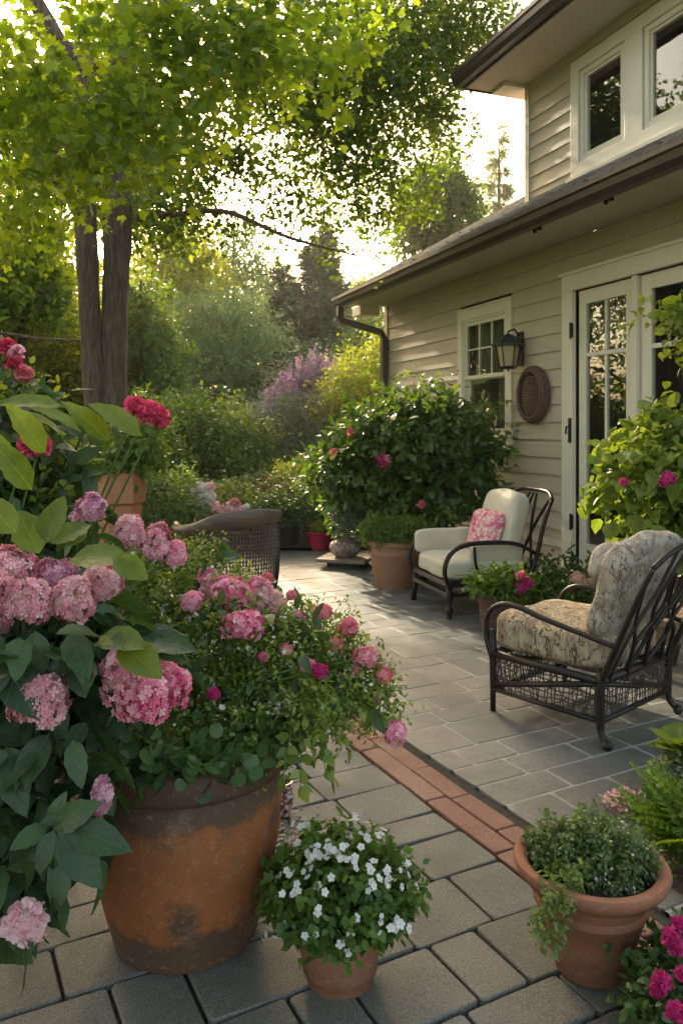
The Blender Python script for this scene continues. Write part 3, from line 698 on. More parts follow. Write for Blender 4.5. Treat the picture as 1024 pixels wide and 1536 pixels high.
# --- cream armchair by the wall (local +y is its front)
CC = Vector((1.04, 6.32, 0)); CR = math.radians(107)
t = thing('armchair', 'dark framed armchair with cream cushions standing by the house wall', 'armchair', CC, CR)
W, D = .335, .345
def turned(mb, x, y, h, r=.026, foot=True):
    pr = [(r*.9,0),(r*.9,.015),(r*.55,.03),(r*1.15,.06),(r*1.15,.075),(r*.6,.095),(r*.95,.14),(r*1.2,.16),(r*1.0,.175),(r*1.05,h)]
    mb.lathe(pr, (x, y, 0), 14)
for sx in (-1, 1):
    for sy in (-1, 1):
        mb = MB()
        if sx < 0 or sy < 0: turned(mb, sx*W, sy*D, .30)
        else: mb.tube([(sx*W,sy*D,.30),(sx*W,sy*D,.12),(sx*W+.01,sy*D+.01,0)], [.026,.02,.024], 10)
        mb.build('leg', M['iron'], t, smooth=True)
mb = MB()
for z, r in ((.265,.022),(.185,.018)):
    for a, b in (((-W,-D),(W,-D)),((W,-D),(W,D)),((W,D),(-W,D)),((-W,D),(-W,-D))): mb.obox(((a[0]+b[0])/2,(a[1]+b[1])/2,z), (abs(a[0]-b[0])+.04, abs(a[1]-b[1])+.04, r*2))
for k in range(7): mb.obox((-W+.06+k*.103, 0, .25), (.02, D*2, .02))
mb.build('seat_rail', M['iron'], t, bevel=.004)
for sx in (-1, 1):                                   # looped bent arms
    mb = MB(); x = sx*(W+.015)
    mb.tube(spline([(x,D+.0,.22),(x,D+.045,.36),(x,D+.0,.49),(x,D-.12,.555),(x,0,.565),(x,-D+.13,.545),(x,-D-.03,.47)], 7), [.016,.018,.019,.019,.018,.016,.015], 10)
    mb.tube(spline([(x,D-.30,.26),(x,D-.22,.38),(x,D-.20,.54)], 6), .012, 8)
    mb.build('arm', M['iron'], t, smooth=True)
mb = MB(); rec = lambda z: -D-.01-(z-.27)*.24         # reclined back frame
for sx in (-1, 1): mb.tube(spline([(sx*W,rec(.2)+.03,.2),(sx*W,rec(.45),.45),(sx*(W+.01),rec(.7),.7),(sx*(W-.01),rec(.88)-.04,.88)], 6), [.017,.019,.017,.016], 10)
mb.tube(spline([(-W+.01,rec(.88)-.04,.88),(-.2,rec(.93)-.07,.925),(0,rec(.94)-.08,.93),(.2,rec(.93)-.07,.925),(W-.01,rec(.88)-.04,.88)], 6), .017, 10)
mb.tube([(-W,rec(.33),.33),(W,rec(.33),.33)], .018, 8)
for a, b in ((-.30,-.05),(-.1,-.28),(.1,.28),(.30,.05),(0,0)): mb.tube(spline([(a,rec(.33),.33),((a+b)/2+.03,rec(.62)-.02,.62),(b,rec(.9)-.06,.905)], 6), .012, 8)
mb.build('back_frame', M['iron'], t, smooth=True)
mb = MB(); mb.cushion((-.01,.015,.355), (.635,.71,.17), 6, 18, .12, -.05, wr=.0018, seed=1); mb.build('seat_cushion', M['linen'], t, smooth=True)
mb = MB(); mb.cushion((0,-.27,.66), (.56,.18,.56), 4.0, 18, 0, 0, rotM(rx=math.radians(17)), wr=.004, seed=2); mb.build('back_cushion', M['linen'], t, smooth=True)
mb = MB(); mb.cushion((W-.035,.05,.50), (.085,.62,.20), 6, 12, wr=.001, seed=3); mb.build('arm_cushion', M['linen'], t, smooth=True)
mb = MB(); mb.cushion((-W+.06,-.08,.47), (.075,.45,.15), 5, 12, wr=.001, seed=4); mb.build('arm_cushion', M['linen'], t, smooth=True)
q = thing('throw_pillow', 'pink floral throw pillow leaning on the cream back cushion', 'pillow', CC+Matrix.Rotation(CR,3,'Z')@Vector((-.05,-.10,.44)), CR)
mb = MB(); mb.cushion((0,0,.17), (.38,.38,.15), 3.6, 18, .75, 0, rotM(rx=math.radians(112), rz=math.radians(16)), wr=.0022, seed=5, pinch=.07); o = mb.build('pillow_cover', M['floral'], q, smooth=True)

# --- wicker armchair with printed cushions, foreground right
WC = Vector((1.21, 3.98, 0)); WR = math.radians(41.7)
t = thing('wicker_armchair', 'dark bent metal armchair with twig-print cushions and open wicker skirt in the right foreground', 'armchair', WC, WR)
W, D = .325, .30
wk = plain('wicker', (.05,.038,.03), (.02,.015,.012), 40, .5, 80, .6, .004)
for sx in (-1, 1):
    for sy in (-1, 1):
        mb = MB(); x, y = sx*W, sy*D
        if sy > 0: mb.tube([(x,y,.0),(x,y,.12),(x,y,.30),(x,y+.005,.42)], [.014,.015,.02,.018], 10)
        else:
            mb.tube(spline([(x+sx*.012,y-.03,.03),(x,y-.0,.08),(x,y+.005,.16),(x,y,.34)], 5), [.014,.017,.022,.02], 10); mb.lathe([(0.001,-.026),(.018,-.018),(.026,0),(.018,.018),(.001,.026)], (x+sx*.014,y-.04,.027), 12)
        mb.build('leg', M['iron'], t, smooth=True)
mb = MB()
for z, r in ((.30,.020),(.12,.013)):
    cc = [(-W,-D,z),(W,-D,z),(W,D,z),(-W,D,z),(-W,-D,z)]
    for a, b in zip(cc[:-1], cc[1:]): mb.tube([a, b], r, 8)
for s in (-1, 1):
    mb.tube([(s*W,D,.14),(s*W,-.02,.22),(s*W,-D,.29)], .014, 8)
    mb.tube([(W,s*D,.15),(.0,s*D,.21),(-W,s*D,.29)], .012, 8)
mb.build('seat_frame', M['iron'], t, smooth=True)
def weave(mb, P, n, rr, L, r=.0032):
    """P(u,v)->point on panel, crosshatch of wandering strands"""
    for k in range(n):
        u = (k+.5)/n+rr.uniform(-.2,.2)/n; s = rr.uniform(-.10, .10); mb.tube([P(min(1,max(0,u+s*(q-.5)+rr.uniform(-.006,.006))), q) for q in (0,.2,.4,.6,.8,1)], r, 4, False)
    m = 7
    for k in range(m):
        v0 = (k+.5)/m; mb.tube([P(q/12., min(1, max(0, v0+rr.uniform(-.045,.045)))) for q in range(13)], r*.9, 4, False)
    for k in range(n):
        u = rr.random(); v = rr.random()*.8; du = rr.uniform(-.16,.16); dv = rr.uniform(.15,.45)
        mb.tube([P(u, v), P(min(1,max(0,u+du*.6)), min(1,v+dv*.5)), P(min(1,max(0,u+du)), min(1,v+dv))], r*.8, 4, False)
rr = random.Random(8)
for nm, P, n in (('side', lambda u, v: (-W, D-2*D*u, .12+.18*v), 27), ('back', lambda u, v: (-W+2*W*u, -D, .12+.18*v), 29),
              ('side', lambda u, v: (W, D-2*D*u, .12+.18*v), 24), ('front', lambda u, v: (-W+2*W*u, D, .12+.18*v), 24)):
    mb = MB(); weave(mb, P, n, rr, 1); mb.build('wicker_skirt', wk, t)
for sx in (-1, 1):
    mb = MB(); x = sx*(W+.012)
    mb.tube(spline([(x,D+.0,.28),(x+sx*.004,D+.03,.38),(x,D+.025,.49),(x,D-.05,.555),(x,D-.16,.565),(x,0,.535),(x,-D+.05,.495),(x,-D-.075,.475)], 7), [.012,.013,.014,.015,.014,.013,.012], 10)
    mb.build('arm', M['iron'], t, smooth=True)
mb = MB(); rec = lambda z: -D-(z-.30)*.40
def bp(x, z, o=0): return (x, rec(z)-o, z)
for sx in (-1, 1): mb.tube(spline([bp(sx*W,.29),bp(sx*(W+.005),.5,.01),bp(sx*(W-.0),.7,.015),bp(sx*(W-.02),.84,.02)], 6), [.017,.015,.014,.013], 10)
mb.tube(spline([bp(-W+.02,.84,.02),bp(-.22,.90,.03),bp(-.05,.935,.035),bp(.12,.93,.035),bp(.25,.90,.03),bp(W-.02,.84,.02)], 7), .013, 10)
tw = [[(-.28,.3),(-.25,.5),(-.14,.72),(-.10,.93)],[(-.12,.3),(-.16,.45),(-.25,.6),(-.30,.82)],[(-.12,.3),(-.05,.5),(-.10,.65),(.0,.93)],[(.05,.3),(-.02,.5),(.07,.68),(.10,.93)],
      [(.05,.3),(.16,.48),(.12,.62),(.22,.90)],[(.22,.3),(.14,.5),(.24,.66),(.30,.85)],[(.28,.3),(.22,.46),(.05,.6),(-.02,.78)],[(-.05,.5),(.06,.58),(.14,.72),(.12,.9)],[(-.16,.45),(-.02,.62),(-.06,.78)]]
for q in tw: mb.tube(spline([bp(x, z, .01) for x, z in q], 6), [.011,.009,.008], 7)
mb.build('back_frame', M['iron'], t, smooth=True)
mb = MB(); mb.cushion((0,.04,.405), (.62,.66,.21), 5, 22, .10, -.05, wr=.003, seed=11); mb.build('seat_cushion', M['twigcloth'], t, smooth=True)
greycl = pattern_cloth('worn_print_cloth', (.46,.41,.34), (.15,.11,.085), (.30,.24,.185), 38)
mb = MB(); mb.cushion((0,-.30,.70), (.59,.145,.53), 4, 22, 0, 0, rotM(rx=math.radians(20)), wr=.006, seed=12); mb.cushion((0,-.24,.80), (.585,.15,.20), 3, 14, 0, 0, rotM(rx=math.radians(20)), wr=.005, seed=13)
mb.build('back_cushion', greycl, t, smooth=True)

# --- wicker barrel chair seen from behind (left)
t = thing('barrel_chair', 'brown woven barrel chair turned away, with a curved dark top rail', 'armchair', (-.745, 5.30, 0), math.radians(-12))
mb = MB(); R0 = .36
def bk(q, z): r = R0-.05*(1-min(1, z/.7)); return (r*math.sin(q)*1.02, -r*math.cos(q), z)
def topz(q): return .80+.115/(1+math.exp(-(q+.12)*5.5))-.05*max(0, q-.95)
Q = [-1.35+2.7*i/40 for i in range(41)]
# broad carved rail: swept flat band
V = []
for q in Q:
    h = .055+.05*math.exp(-((q-.45)/.7)**2); zt = topz(q)
    for r_, z in ((-.018, zt-h), (.020, zt-h), (.026, zt-.01), (.012, zt+.012), (-.016, zt+.008), (-.022, zt-.02)):
        p = bk(q, zt); n = Vector((math.sin(q), -math.cos(q), 0)); V.append((p[0]+n.x*r_, p[1]+n.y*r_, z))
n6 = 6; mb.add(V, [(i*n6+k, i*n6+(k+1) % n6, (i+1)*n6+(k+1) % n6, (i+1)*n6+k) for i in range(len(Q)-1) for k in range(n6)]+[tuple(range(n6))[::-1], tuple((len(Q)-1)*n6+k for k in range(n6))])
mb.build('top_rail', plain('carved_rail', (.16,.105,.075), (.07,.045,.035), 9, .38, 40, .5, .004, (1,1,4)), t, smooth=True)
mb = MB()
for i in range(46):
    q = -1.33+2.66*i/45; mb.tube([bk(q, z) for z in np.linspace(.36, topz(q)-.03, 7)], .0062, 5, False)
for i in range(17):
    z = .38+.0265*i; mb.tube([(lambda p, s: (p[0]*s, p[1]*s, p[2]))(bk(q, min(z, topz(q)-.03)), 1+.018*(1 if (k+i) % 2 else -1)) for k, q in enumerate(np.linspace(-1.33, 1.33, 46))], .0055, 5, False)
mb.build('woven_back', plain('brown_wicker', (.13,.09,.065), (.06,.04,.03), 40, .5, 60, .6, .004), t)
mb = MB(); mb.lathe([(.30,.30),(.345,.31),(.35,.34),(.30,.355),(.0,.36)], (0,0,0), 32); mb.lathe([(.0,.36),(.26,.362),(.29,.38),(.29,.41),(.25,.43),(.0,.435)], (0,.03,0), 28); mb.build('seat', M['iron'], t, smooth=True)
for k in range(4):
    a = math.pi/4+k*math.pi/2; mb = MB(); mb.tube([(.26*math.cos(a),.26*math.sin(a),.31),(.30*math.cos(a),.30*math.sin(a),0)], [.02,.016], 8); mb.build('leg', M['iron'], t, smooth=True)
for s in (-1, 1): mb = MB(); p = bk(s*1.34, .2); mb.tube([(p[0],p[1]-.02,.30), bk(s*1.35, .5), bk(s*1.35, topz(s*1.3)-.01)], .018, 8); mb.build('side_post', M['iron'], t, smooth=True)

# --- wooden side table behind the right chair
wood = plain('weathered_wood', (.25,.165,.09), (.12,.075,.04), 6, .6, 20, .5, .004, (8,1,8))
t = thing('wooden_table', 'low plank table half hidden behind the twig-print armchair', 'table', (2.0, 4.35, 0), math.radians(-14))
mb = MB()
for k in range(5): mb.obox((0,-.2+.1*k,.40), (.62,.094,.035))
mb.build('tabletop', wood, t, bevel=.004)
mb = MB(); mb.obox((0,-.2,.335),(.52,.025,.09)); mb.obox((0,.2,.335),(.52,.025,.09)); mb.obox((-.25,0,.335),(.025,.37,.09)); mb.obox((.25,0,.335),(.025,.37,.09)); mb.build('apron', wood, t, bevel=.003)
for sx in (-1, 1):
    for sy in (-1, 1): mb = MB(); mb.obox((sx*.25,sy*.195,.19),(.05,.05,.38)); mb.build('leg', wood, t, bevel=.004)

# ---------------------------------------------------------------- pots
def terracotta(name, c1, c2, stain=0, dark=(.03,.022,.018), rough=.75):
    m, t, p, o = mk(name); v = coords(t)
    c = ramp(t, noise(t, v, 3.5, 6, .6), [(.3, c2), (.7, c1)])
    if stain:
        st = noise(t, coords(t, (1,1,1.2)), 3.2, 9, .68, .25)
        s = nd(t, 'SeparateXYZ'); t.links.new(coords(t), s.inputs[0])
        hz = ramp(t, s.outputs[2], [(.0,(.32,.32,.32)), (.10,(.12,.12,.12)), (.26,(.0,.0,.0)), (.40,(.12,.12,.12)), (.47,(.34,.34,.34)), (.56,(.22,.22,.22))])
        sm = mixc(t, 1.0, ramp(t, st, [(.0,(0,0,0)),(1,(1,1,1))]), hz, 'ADD')
        c = mixc(t, ramp(t, sm, [(.56,(0,0,0)), (.66,(stain,)*3)]), c, dark)
        c = mixc(t, ramp(t, noise(t, v, 14, 6, .7), [(.55,(0,0,0)), (.75,(.45,.45,.45))]), c, (.10,.085,.05))
    c = mixc(t, ramp(t, noise(t, v, 60, 4, .7), [(.56,(0,0,0)), (.72,(.35,.35,.35))]), c, (.45,.33,.25)); c = mixc(t, ramp(t, noise(t, coords(t, (1,1,.6)), 6, 7, .7), [(.58,(0,0,0)), (.72,(.22,.22,.22))]), c, (.46,.34,.25))
    t.links.new(c, p.inputs['Base Color']); p.inputs['Roughness'].default_value = rough
    bump(t, p, mixc(t, .5, noise(t, v, 9, 6), noise(t, v, 80, 4)), .5, .006); return m
M['terra_old'] = terracotta('old_terracotta', (.38,.125,.034), (.21,.072,.025), .85, (.06,.04,.028))
M['terra'] = terracotta('terracotta', (.33,.135,.075), (.24,.095,.052), .35, (.11,.055,.035))
M['terra_o'] = terracotta('terracotta_orange', (.52,.21,.09), (.42,.15,.065), .3, (.2,.1,.06))
M['terra_l'] = terracotta('terracotta_light', (.42,.215,.13), (.33,.165,.10), .2, (.2,.12,.08))
def pot(t, prof, mat, n=48, wob=.006, seed=0, soil=None, name='pot'):
    mb = MB(); mb.lathe(prof, (0,0,0), n, wob, seed); o = mb.build(name, mat, t, smooth=True)
    m = o.modifiers.new('edge', 'EDGE_SPLIT'); m.split_angle = math.radians(50)
    if soil: s = MB(); s.lathe([(.001, soil[1]+.012),(soil[0]*.6, soil[1]+.008),(soil[0], soil[1]-.004)], (0,0,0), 24, .02); s.build('soil', M['soil'], o, smooth=True)
    return o
# ---------------------------------------------------------------- flowers and foliage
def T_round5():
    V = []; Fc = []
    for i in range(5):
        a = 2*math.pi*i/5; d = np.array((math.cos(a), math.sin(a))); p = np.array((-d[1], d[0])); b = len(V)
        for q, z in ((d*.05, 0), (d*.45+p*.38, .08), (d*.85+p*.34, .12), (d*1.0, .13), (d*.85-p*.34, .12), (d*.45-p*.38, .08)): V.append((q[0], q[1], z+.01*i))
        Fc.append(tuple(range(b, b+6)))
    return np.array(V), Fc
FL4 = T_floret(4, .36, .12); FL5 = T_floret(5, .34, .2); PET = T_floret(3, .5, .35)
def head(parent, c, r, mat, off, seed=0, n=230, fs=.0135, name='flower_head', tm=None, sq=(1,1,.92), lump=.12, lean=None, ruffle=False):
    """rounded cluster of many small florets; c in world, off = location of the thing"""
    rs = np.random.RandomState(seed); d = norm(rs.randn(n, 3)); d[:, 2] = np.where(d[:, 2] < -.75, -d[:, 2], d[:, 2])
    ph = rs.rand(3)*6; L = 1+lump*(np.sin(d[:, 0]*4+ph[0])+np.sin(d[:, 1]*5+ph[1])+.8*np.sin(d[:, 2]*6+ph[2]))*.6+rs.randn(n)*.035
    r = max(.4*r, r-fs*.45); P = np.array(c)+d*r*np.array(sq)*L[:, None]
    A = norm(np.cross(d, rs.randn(n, 3))); N = norm(d+rs.randn(n, 3)*.3)
    if ruffle:                                  # petals rise out of the heart instead of lying on it
        P = np.array(c)+d*r*np.array(sq)*(L*rs.uniform(.15, .75, n))[:, None]; A = norm(d+rs.randn(n, 3)*.35); N = norm(rs.randn(n, 3)-np.array((0,.3,0))+d*.5); tm = T_petal()
    k = leaves(name, P, A, N, fs*rs.uniform(.75, 1.25, n), tm or FL4, mat, parent, off, seed=seed+1, curl=rs.uniform(.5, 2, n))
    m = MB(); prof = [(.001,-.80*r*sq[2])]+[(.80*r*math.sin(a), -.80*r*sq[2]*math.cos(a)) for a in (.5,1.0,1.57,2.1,2.6)]+[(.001,.80*r*sq[2])]
    m.lathe(prof, tuple(Vector(c)-Vector(off)), 14, .05, seed); m.build('flower_core', mat, k, smooth=True); return k
def stem(mb, a, b, r=.004, sag=.03, seed=0):
    a, b = Vector(a), Vector(b); mid = (a+b)/2+Vector((random.Random(seed).uniform(-1,1)*sag, random.Random(seed+1).uniform(-1,1)*sag, sag)); mb.tube(bez(a, mid, b, 7), [r*1.4, r], 6)
def rsn(n, a, b, seed): return np.random.RandomState(seed).uniform(a, b, n)

# --- 1. big old pot with pink clusters
BP = Vector((-.447, 2.27, 0))
t = thing('potted_flowers', 'large stained orange terracotta pot with a sprawling mound of pink flower clusters', 'potted plant', BP)
prof = [(.19,0),(.20,.004),(.222,.08),(.247,.18),(.266,.30),(.272,.39),(.266,.45),(.258,.468),(.258,.474),(.282,.480),(.292,.495),(.294,.53),(.288,.550),(.272,.562),(.250,.558),(.242,.53),(.236,.48)]
pot(t, prof, M['terra_old'], 72, .006, 3, (.24,.52))
cl = []
for u, v, Y, ru in ((330,980,2.35,95),(420,1000,2.30,80),(255,880,2.55,75),(190,860,2.6,55),(330,905,2.5,60),(500,1010,2.30,58),(545,1030,2.22,40),(470,960,2.42,50),(400,940,2.5,50),(480,1060,2.15,45),(300,1060,2.25,60),(240,980,2.35,60),(380,1080,2.2,55),(560,1060,2.2,26)):
    p = at(u, v, Y); r = ru/F*Y; cl.append((p.x, p.y, p.z, r, r*1.1, r*.85))
P, A, N, R = blob(cl, 34000, 11, 9, .08, .35, .010, .2)
leaves('foliage', P, A, N, rsn(len(P), .010, .022, 2), T_fold(.5, .2), M['small'], t, BP, R)
P, A, N, R = blob(cl[:6], 600, 14, 4, .10, .55, .02, .3); leaves('broad_foliage', P, A, N, rsn(len(P), .04, .075, 3), T_broad(.42, .3, 5), M['hyd'], t, BP, R, smooth=True)
P, A, N, R = blob(cl, 900, 13, 4, .05, .9, .01, .0); leaves('tiny_flowers', P, A, N, rsn(len(P), .005, .010, 4), FL5, M['white'], t, BP, R)
# rosette foliage over the rim
cl2 = [(BP.x+.24*math.sin(a)+.0, BP.y-.24*math.cos(a), .60, .07, .07, .05) for a in np.linspace(-1.3, 1.4, 13)]
P, A, N, R = blob(cl2, 900, 15, 5, .06, .2, .012, .6, .8); leaves('rosette_foliage', P, A, N, rsn(len(P), .030, .052, 5), T_round(), M['rosette'], t, BP, R)
# trailing sprays on the right
mb = MB(); Pt = []
for i, (u, v, Y) in enumerate(((425,1165,2.0),(470,1140,2.0),(500,1165,2.0),(520,1120,2.05),(592,1100,2.12),(565,1085,2.1),(450,1180,1.98),(488,1155,2.0),(583,1040,2.2))):
    e = at(u, v, Y); b = at(430, 1050, 2.2); pts = bez(b, (b+e)/2+Vector((.03,0,.08)), e, 10); mb.tube(pts, [.003,.0015], 5)
    for p in pts[3:]:
        for k in range(3): Pt.append(p)
mb.build('trailing_stem', M['stem'], t, BP)
rs = np.random.RandomState(4); Pt = np.array([tuple(p) for p in Pt]); n = len(Pt)
leaves('trailing_foliage', Pt, rs.randn(n,3)+(.3,-.3,-.6), rs.randn(n,3)*.6+(0,-.5,.8), rsn(n,.025,.045,6), T_fold(.62,.2), M['small'], t, BP)
hs = [(350,890,2.35,32,'rose'),(385,893,2.38,28,'pink'),(326,884,2.4,24,'pink'),(366,938,2.2,27,'rose'),(288,902,2.3,17,'rose'),(312,866,2.45,15,'rose'),(484,918,2.3,13,'coral'),(522,941,2.28,15,'coral'),(549,986,2.2,17,'rose'),(573,1012,2.2,15,'coral'),(480,1006,2.1,11,'magenta'),(461,998,2.12,10,'rose'),(592,1100,2.1,18,'rose'),(320,1041,2.08,9,'magenta'),(400,868,2.5,9,'coral'),(437,893,2.4,7,'coral'),(410,905,2.4,20,'pink'),(448,925,2.35,9,'rose'),(505,965,2.25,9,'coral'),(430,975,2.2,8,'rose'),(535,1010,2.2,9,'rose'),(265,930,2.4,10,'pink'),(560,1050,2.2,8,'coral'),(395,985,2.2,7,'rose')]
mb = MB()
for i, (u, v, Y, r, m) in enumerate(hs):
    c = at(u, v, Y); rr_ = r/F*Y; stem(mb, BP+Vector((0,0,.6)) if u < 560 else at(500,1060,2.15), c, .003, .04, i)
    head(t, c, rr_, M[m], BP, 40+i, int(60+rr_*3600), .0105, tm=FL5, lump=.2, sq=(1.05,1.05,.85))
mb.build('stem', M['stem'], t, BP)

# --- 2. hydrangea in front of it, left
HB = Vector((-1.02, 2.36, 0))
t = thing('hydrangea', 'hydrangea with large pink mophead blooms filling the left foreground', 'flowering shrub', HB)
hs = [(16,855,1.80,42,'pink',1),(36,902,1.74,44,'pink',1),(108,905,1.76,42,'pink',1),(86,862,1.86,32,'dusty',.9),(155,874,1.84,34,'pink',1),(63,1052,1.68,46,'pink',1),(190,1010,1.72,46,'pink',1.1),(218,1045,1.73,44,'rose',1.05),(255,1030,1.78,34,'rose',1.5),
      (154,1192,1.70,19,'dusty',1.9),(138,762,2.0,26,'dusty',1),(-8,925,1.8,34,'pink',1),(195,800,2.15,30,'pink',1),(236,818,2.2,32,'pink',1),(262,832,2.22,24,'rose',1),(118,776,2.05,14,'dusty',1)]
mb = MB(); cl = []
for i, (u, v, Y, r, m, el) in enumerate(hs):
    c = at(u, v, Y); q = r/F*Y; base = Vector((HB.x+.15*math.sin(i*2.1), HB.y+.1+.1*math.cos(i*1.7), .03)) if u < 180 or v > 950 else at(150, 1000, 2.05)
    stem(mb, base, c-Vector((0,0,q*.6)), .0045, .10, i); head(t, c, q*.84, M[m], HB, 70+i, int(300+q*6500), .0098, sq=(1,1,.95*el), lump=.26)
    if i not in (6, 7, 8, 12, 13, 14): cl.append((c.x, c.y+.03, c.z-q*1.1, q*1.3, q*1.3, q*.7))
c = at(36, 1386, 1.62); head(t, c, 36/F*1.62, M['palepink'], HB, 99, 230, .021, lump=.2, sq=(1,.9,1.1), ruffle=True); stem(mb, (HB.x,HB.y,.05), c, .004)
mb.build('stem', M['stem'], t, HB)
for u, v, Y, ru in ((60,980,1.95,95),(90,1120,1.9,80),(30,1180,1.85,90),(40,1060,1.9,90),(10,1290,1.8,75),(120,960,2.0,80),(60,1250,1.95,70),(-60,1000,1.9,120),(-60,1250,1.9,130),(150,980,1.95,60)):
    p = at(u, v, Y); r = ru/F*Y; cl.append((p.x, p.y, p.z, r, r, r))
P, A, N, R = blob(cl, 1300, 21, 4, .10, .35, .02, .5, .9)
sel = P[:, 2] > .08
uu = 512+P[:, 0]/P[:, 1]*F; vv = 640+(H-P[:, 2])/P[:, 1]*F; sel &= ~((uu > 150) & (vv > 1070))
for (u, v, Y, r, m, el) in hs:                # leaves make way for the blooms
    c = np.array(at(u, v, Y)); q = r/F*Y; M2 = P+A*.05; k = c[1]/M2[:, 1]; E = np.array((0, 0, H)); pr = E+(M2-E)*k[:, None]
    sel &= ~((np.linalg.norm(pr-c, axis=1) < q*1.25) & (M2[:, 1] < Y+.02))
P, A, N, R = P[sel], A[sel], N[sel], R[sel]
leaves('foliage', P, A, N, rsn(len(P), .075, .135, 7), T_broad(.52, .35), M['hyd'], t, HB, R, smooth=True)
def hand(lst, mat, t, off, name, seed=1, droop=.25, w=.5):
    P, A, N, Sz = [], [], [], []
    for (u0, v0, Y0, u1, v1, Y1, nx, ny, nz) in lst:
        a, b = at(u0, v0, Y0), at(u1, v1, Y1); P.append(tuple(a)); A.append(tuple(b-a)); N.append((nx, ny, nz)); Sz.append((b-a).length)
    return leaves(name, P, A, N, Sz, T_broad(w, droop, 9, .85), mat, t, off, seed=seed, smooth=True, curl=np.ones(len(P)), wj=.1)
hand([(72,815,1.8,88,738,1.85,-.3,-.9,.4),(60,830,1.8,25,762,1.82,.2,-.9,.4),(75,815,1.85,135,780,1.9,.2,-.6,.8),(105,840,1.75,190,828,1.72,.1,-.5,.9),(170,838,1.72,222,864,1.7,.1,-.7,.7),(200,832,1.75,180,862,1.7,-.1,-.7,.7),
      (150,955,1.66,215,962,1.6,.0,-.5,.9),(180,965,1.64,240,1010,1.58,.3,-.8,.5),(25,800,1.7,-30,740,1.7,0,-.8,.6),(100,820,1.85,130,790,1.9,0,-.8,.6)], M['hyd_lit'], t, HB, 'sunlit_foliage', 3, .18, .62)  # brighter leaves, their sunlight carried by the colour
hand([(150,955,1.7,95,935,1.6,0,-.5,.8),(105,950,1.68,130,1010,1.6,.1,-.8,.5),(150,960,1.68,178,960,1.58,.1,-.6,.8),(190,955,1.8,240,935,1.85,.1,-.6,.8),(210,960,1.8,290,965,1.75,0,-.6,.9),(215,955,1.8,265,985,1.75,.1,-.7,.7),(40,990,1.7,-10,1010,1.6,0,-.6,.8),(0,980,1.7,50,1070,1.6,0,-.8,.6),
      (88,1225,1.6,60,1235,1.58,0,-.9,.4),(75,1240,1.6,95,1190,1.6,0,-.8,.6),(80,1242,1.6,140,1205,1.56,.1,-.8,.6),(82,1245,1.58,55,1310,1.54,-.2,-.9,.3),(88,1245,1.58,150,1330,1.52,.2,-.9,.5),(105,1240,1.58,190,1272,1.53,.1,-.8,.6),(72,1240,1.6,15,1270,1.55,-.1,-.8,.6),
      (110,1110,1.66,120,1180,1.6,.1,-.9,.3),(75,1100,1.7,20,1180,1.62,0,-.9,.4),(10,1120,1.7,30,1220,1.6,0,-.9,.4)], M['hyd'], t, HB, 'front_foliage', 5, .2, .5)

# --- 3. tall broad-leaved plant with hot pink flowers, upper left
KB = Vector((-1.35, 2.6, 0))
t = thing('peony_shrub', 'tall lance-leaved shrub with hot pink ruffled flowers at the left edge', 'flowering shrub', KB)
mb = MB()
for i, (u, v, Y, r, m) in enumerate(((222,618,2.5,22,'hot'),(238,628,2.5,15,'hot'),(204,610,2.5,14,'hot'),(60,671,2.3,17,'hot'),(42,670,2.3,13,'hot'),(10,520,2.6,9,'hot'),(24,530,2.6,8,'rose'),(38,562,2.6,10,'coral'),(20,545,2.6,8,'hot'))):
    c = at(u, v, Y); stem(mb, (KB.x+.1*math.sin(i), KB.y, .05), c, .0035, .03, i); head(t, c, r/F*Y, M[m], KB, 120+i, 90, .024, lump=.2, sq=(1,1,.8), ruffle=True)
for i in range(6): stem(mb, (KB.x, KB.y, .05), at(20+22*i, 650+20*math.sin(i*2), 2.4+.05*i), .005, .12, i+40)
mb.build('stem', M['stem'], t, KB)
hand([(165,662,2.3,105,600,2.2,.3,-.8,.5),(213,654,2.3,146,598,2.2,-.2,-.7,.7),(122,648,2.2,60,600,2.1,0,-.6,.8),(68,680,2.1,22,606,2.0,.5,-.7,.4),(100,660,2.2,45,604,2.1,0,-.5,.9),(48,735,2.0,-5,660,1.9,.4,-.8,.4),(20,700,2.0,-20,640,1.95,.4,-.8,.4),(95,610,2.4,-10,590,2.3,.0,-.6,.8)], M['hyd_lit'], t, KB, 'sunlit_foliage', 7, .22, .42)
cl = []
for u, v, Y, ru in ((60,720,2.6,75),(10,640,2.6,70),(100,735,2.7,40),(20,790,2.5,75),(-50,700,2.6,110),(20,600,2.8,40),(-70,560,2.8,70)): p = at(u, v, Y); r = ru/F*Y; cl.append((p.x, p.y, p.z, r, r, r))
P, A, N, R = blob(cl, 1100, 31, 5, .12, .4, .02, .4); s = P[:, 0]/P[:, 1]*F+512 < 132; P, A, N, R = P[s], A[s], N[s], R[s]; leaves('foliage', P, A, N, rsn(len(P), .06, .12, 8), T_broad(.4, .35, 6), M['hyd'], t, KB, R, smooth=True)
P, A, N, R = blob(cl[:6], 1700, 32, 6, .10, .5, .02, .3); s = P[:, 0]/P[:, 1]*F+512 < 140; P, A, N, R = P[s], A[s], N[s], R[s]; leaves('small_foliage', P, A, N, rsn(len(P), .025, .05, 8), T_fold(.5), M['shrub_y'], t, KB, R)

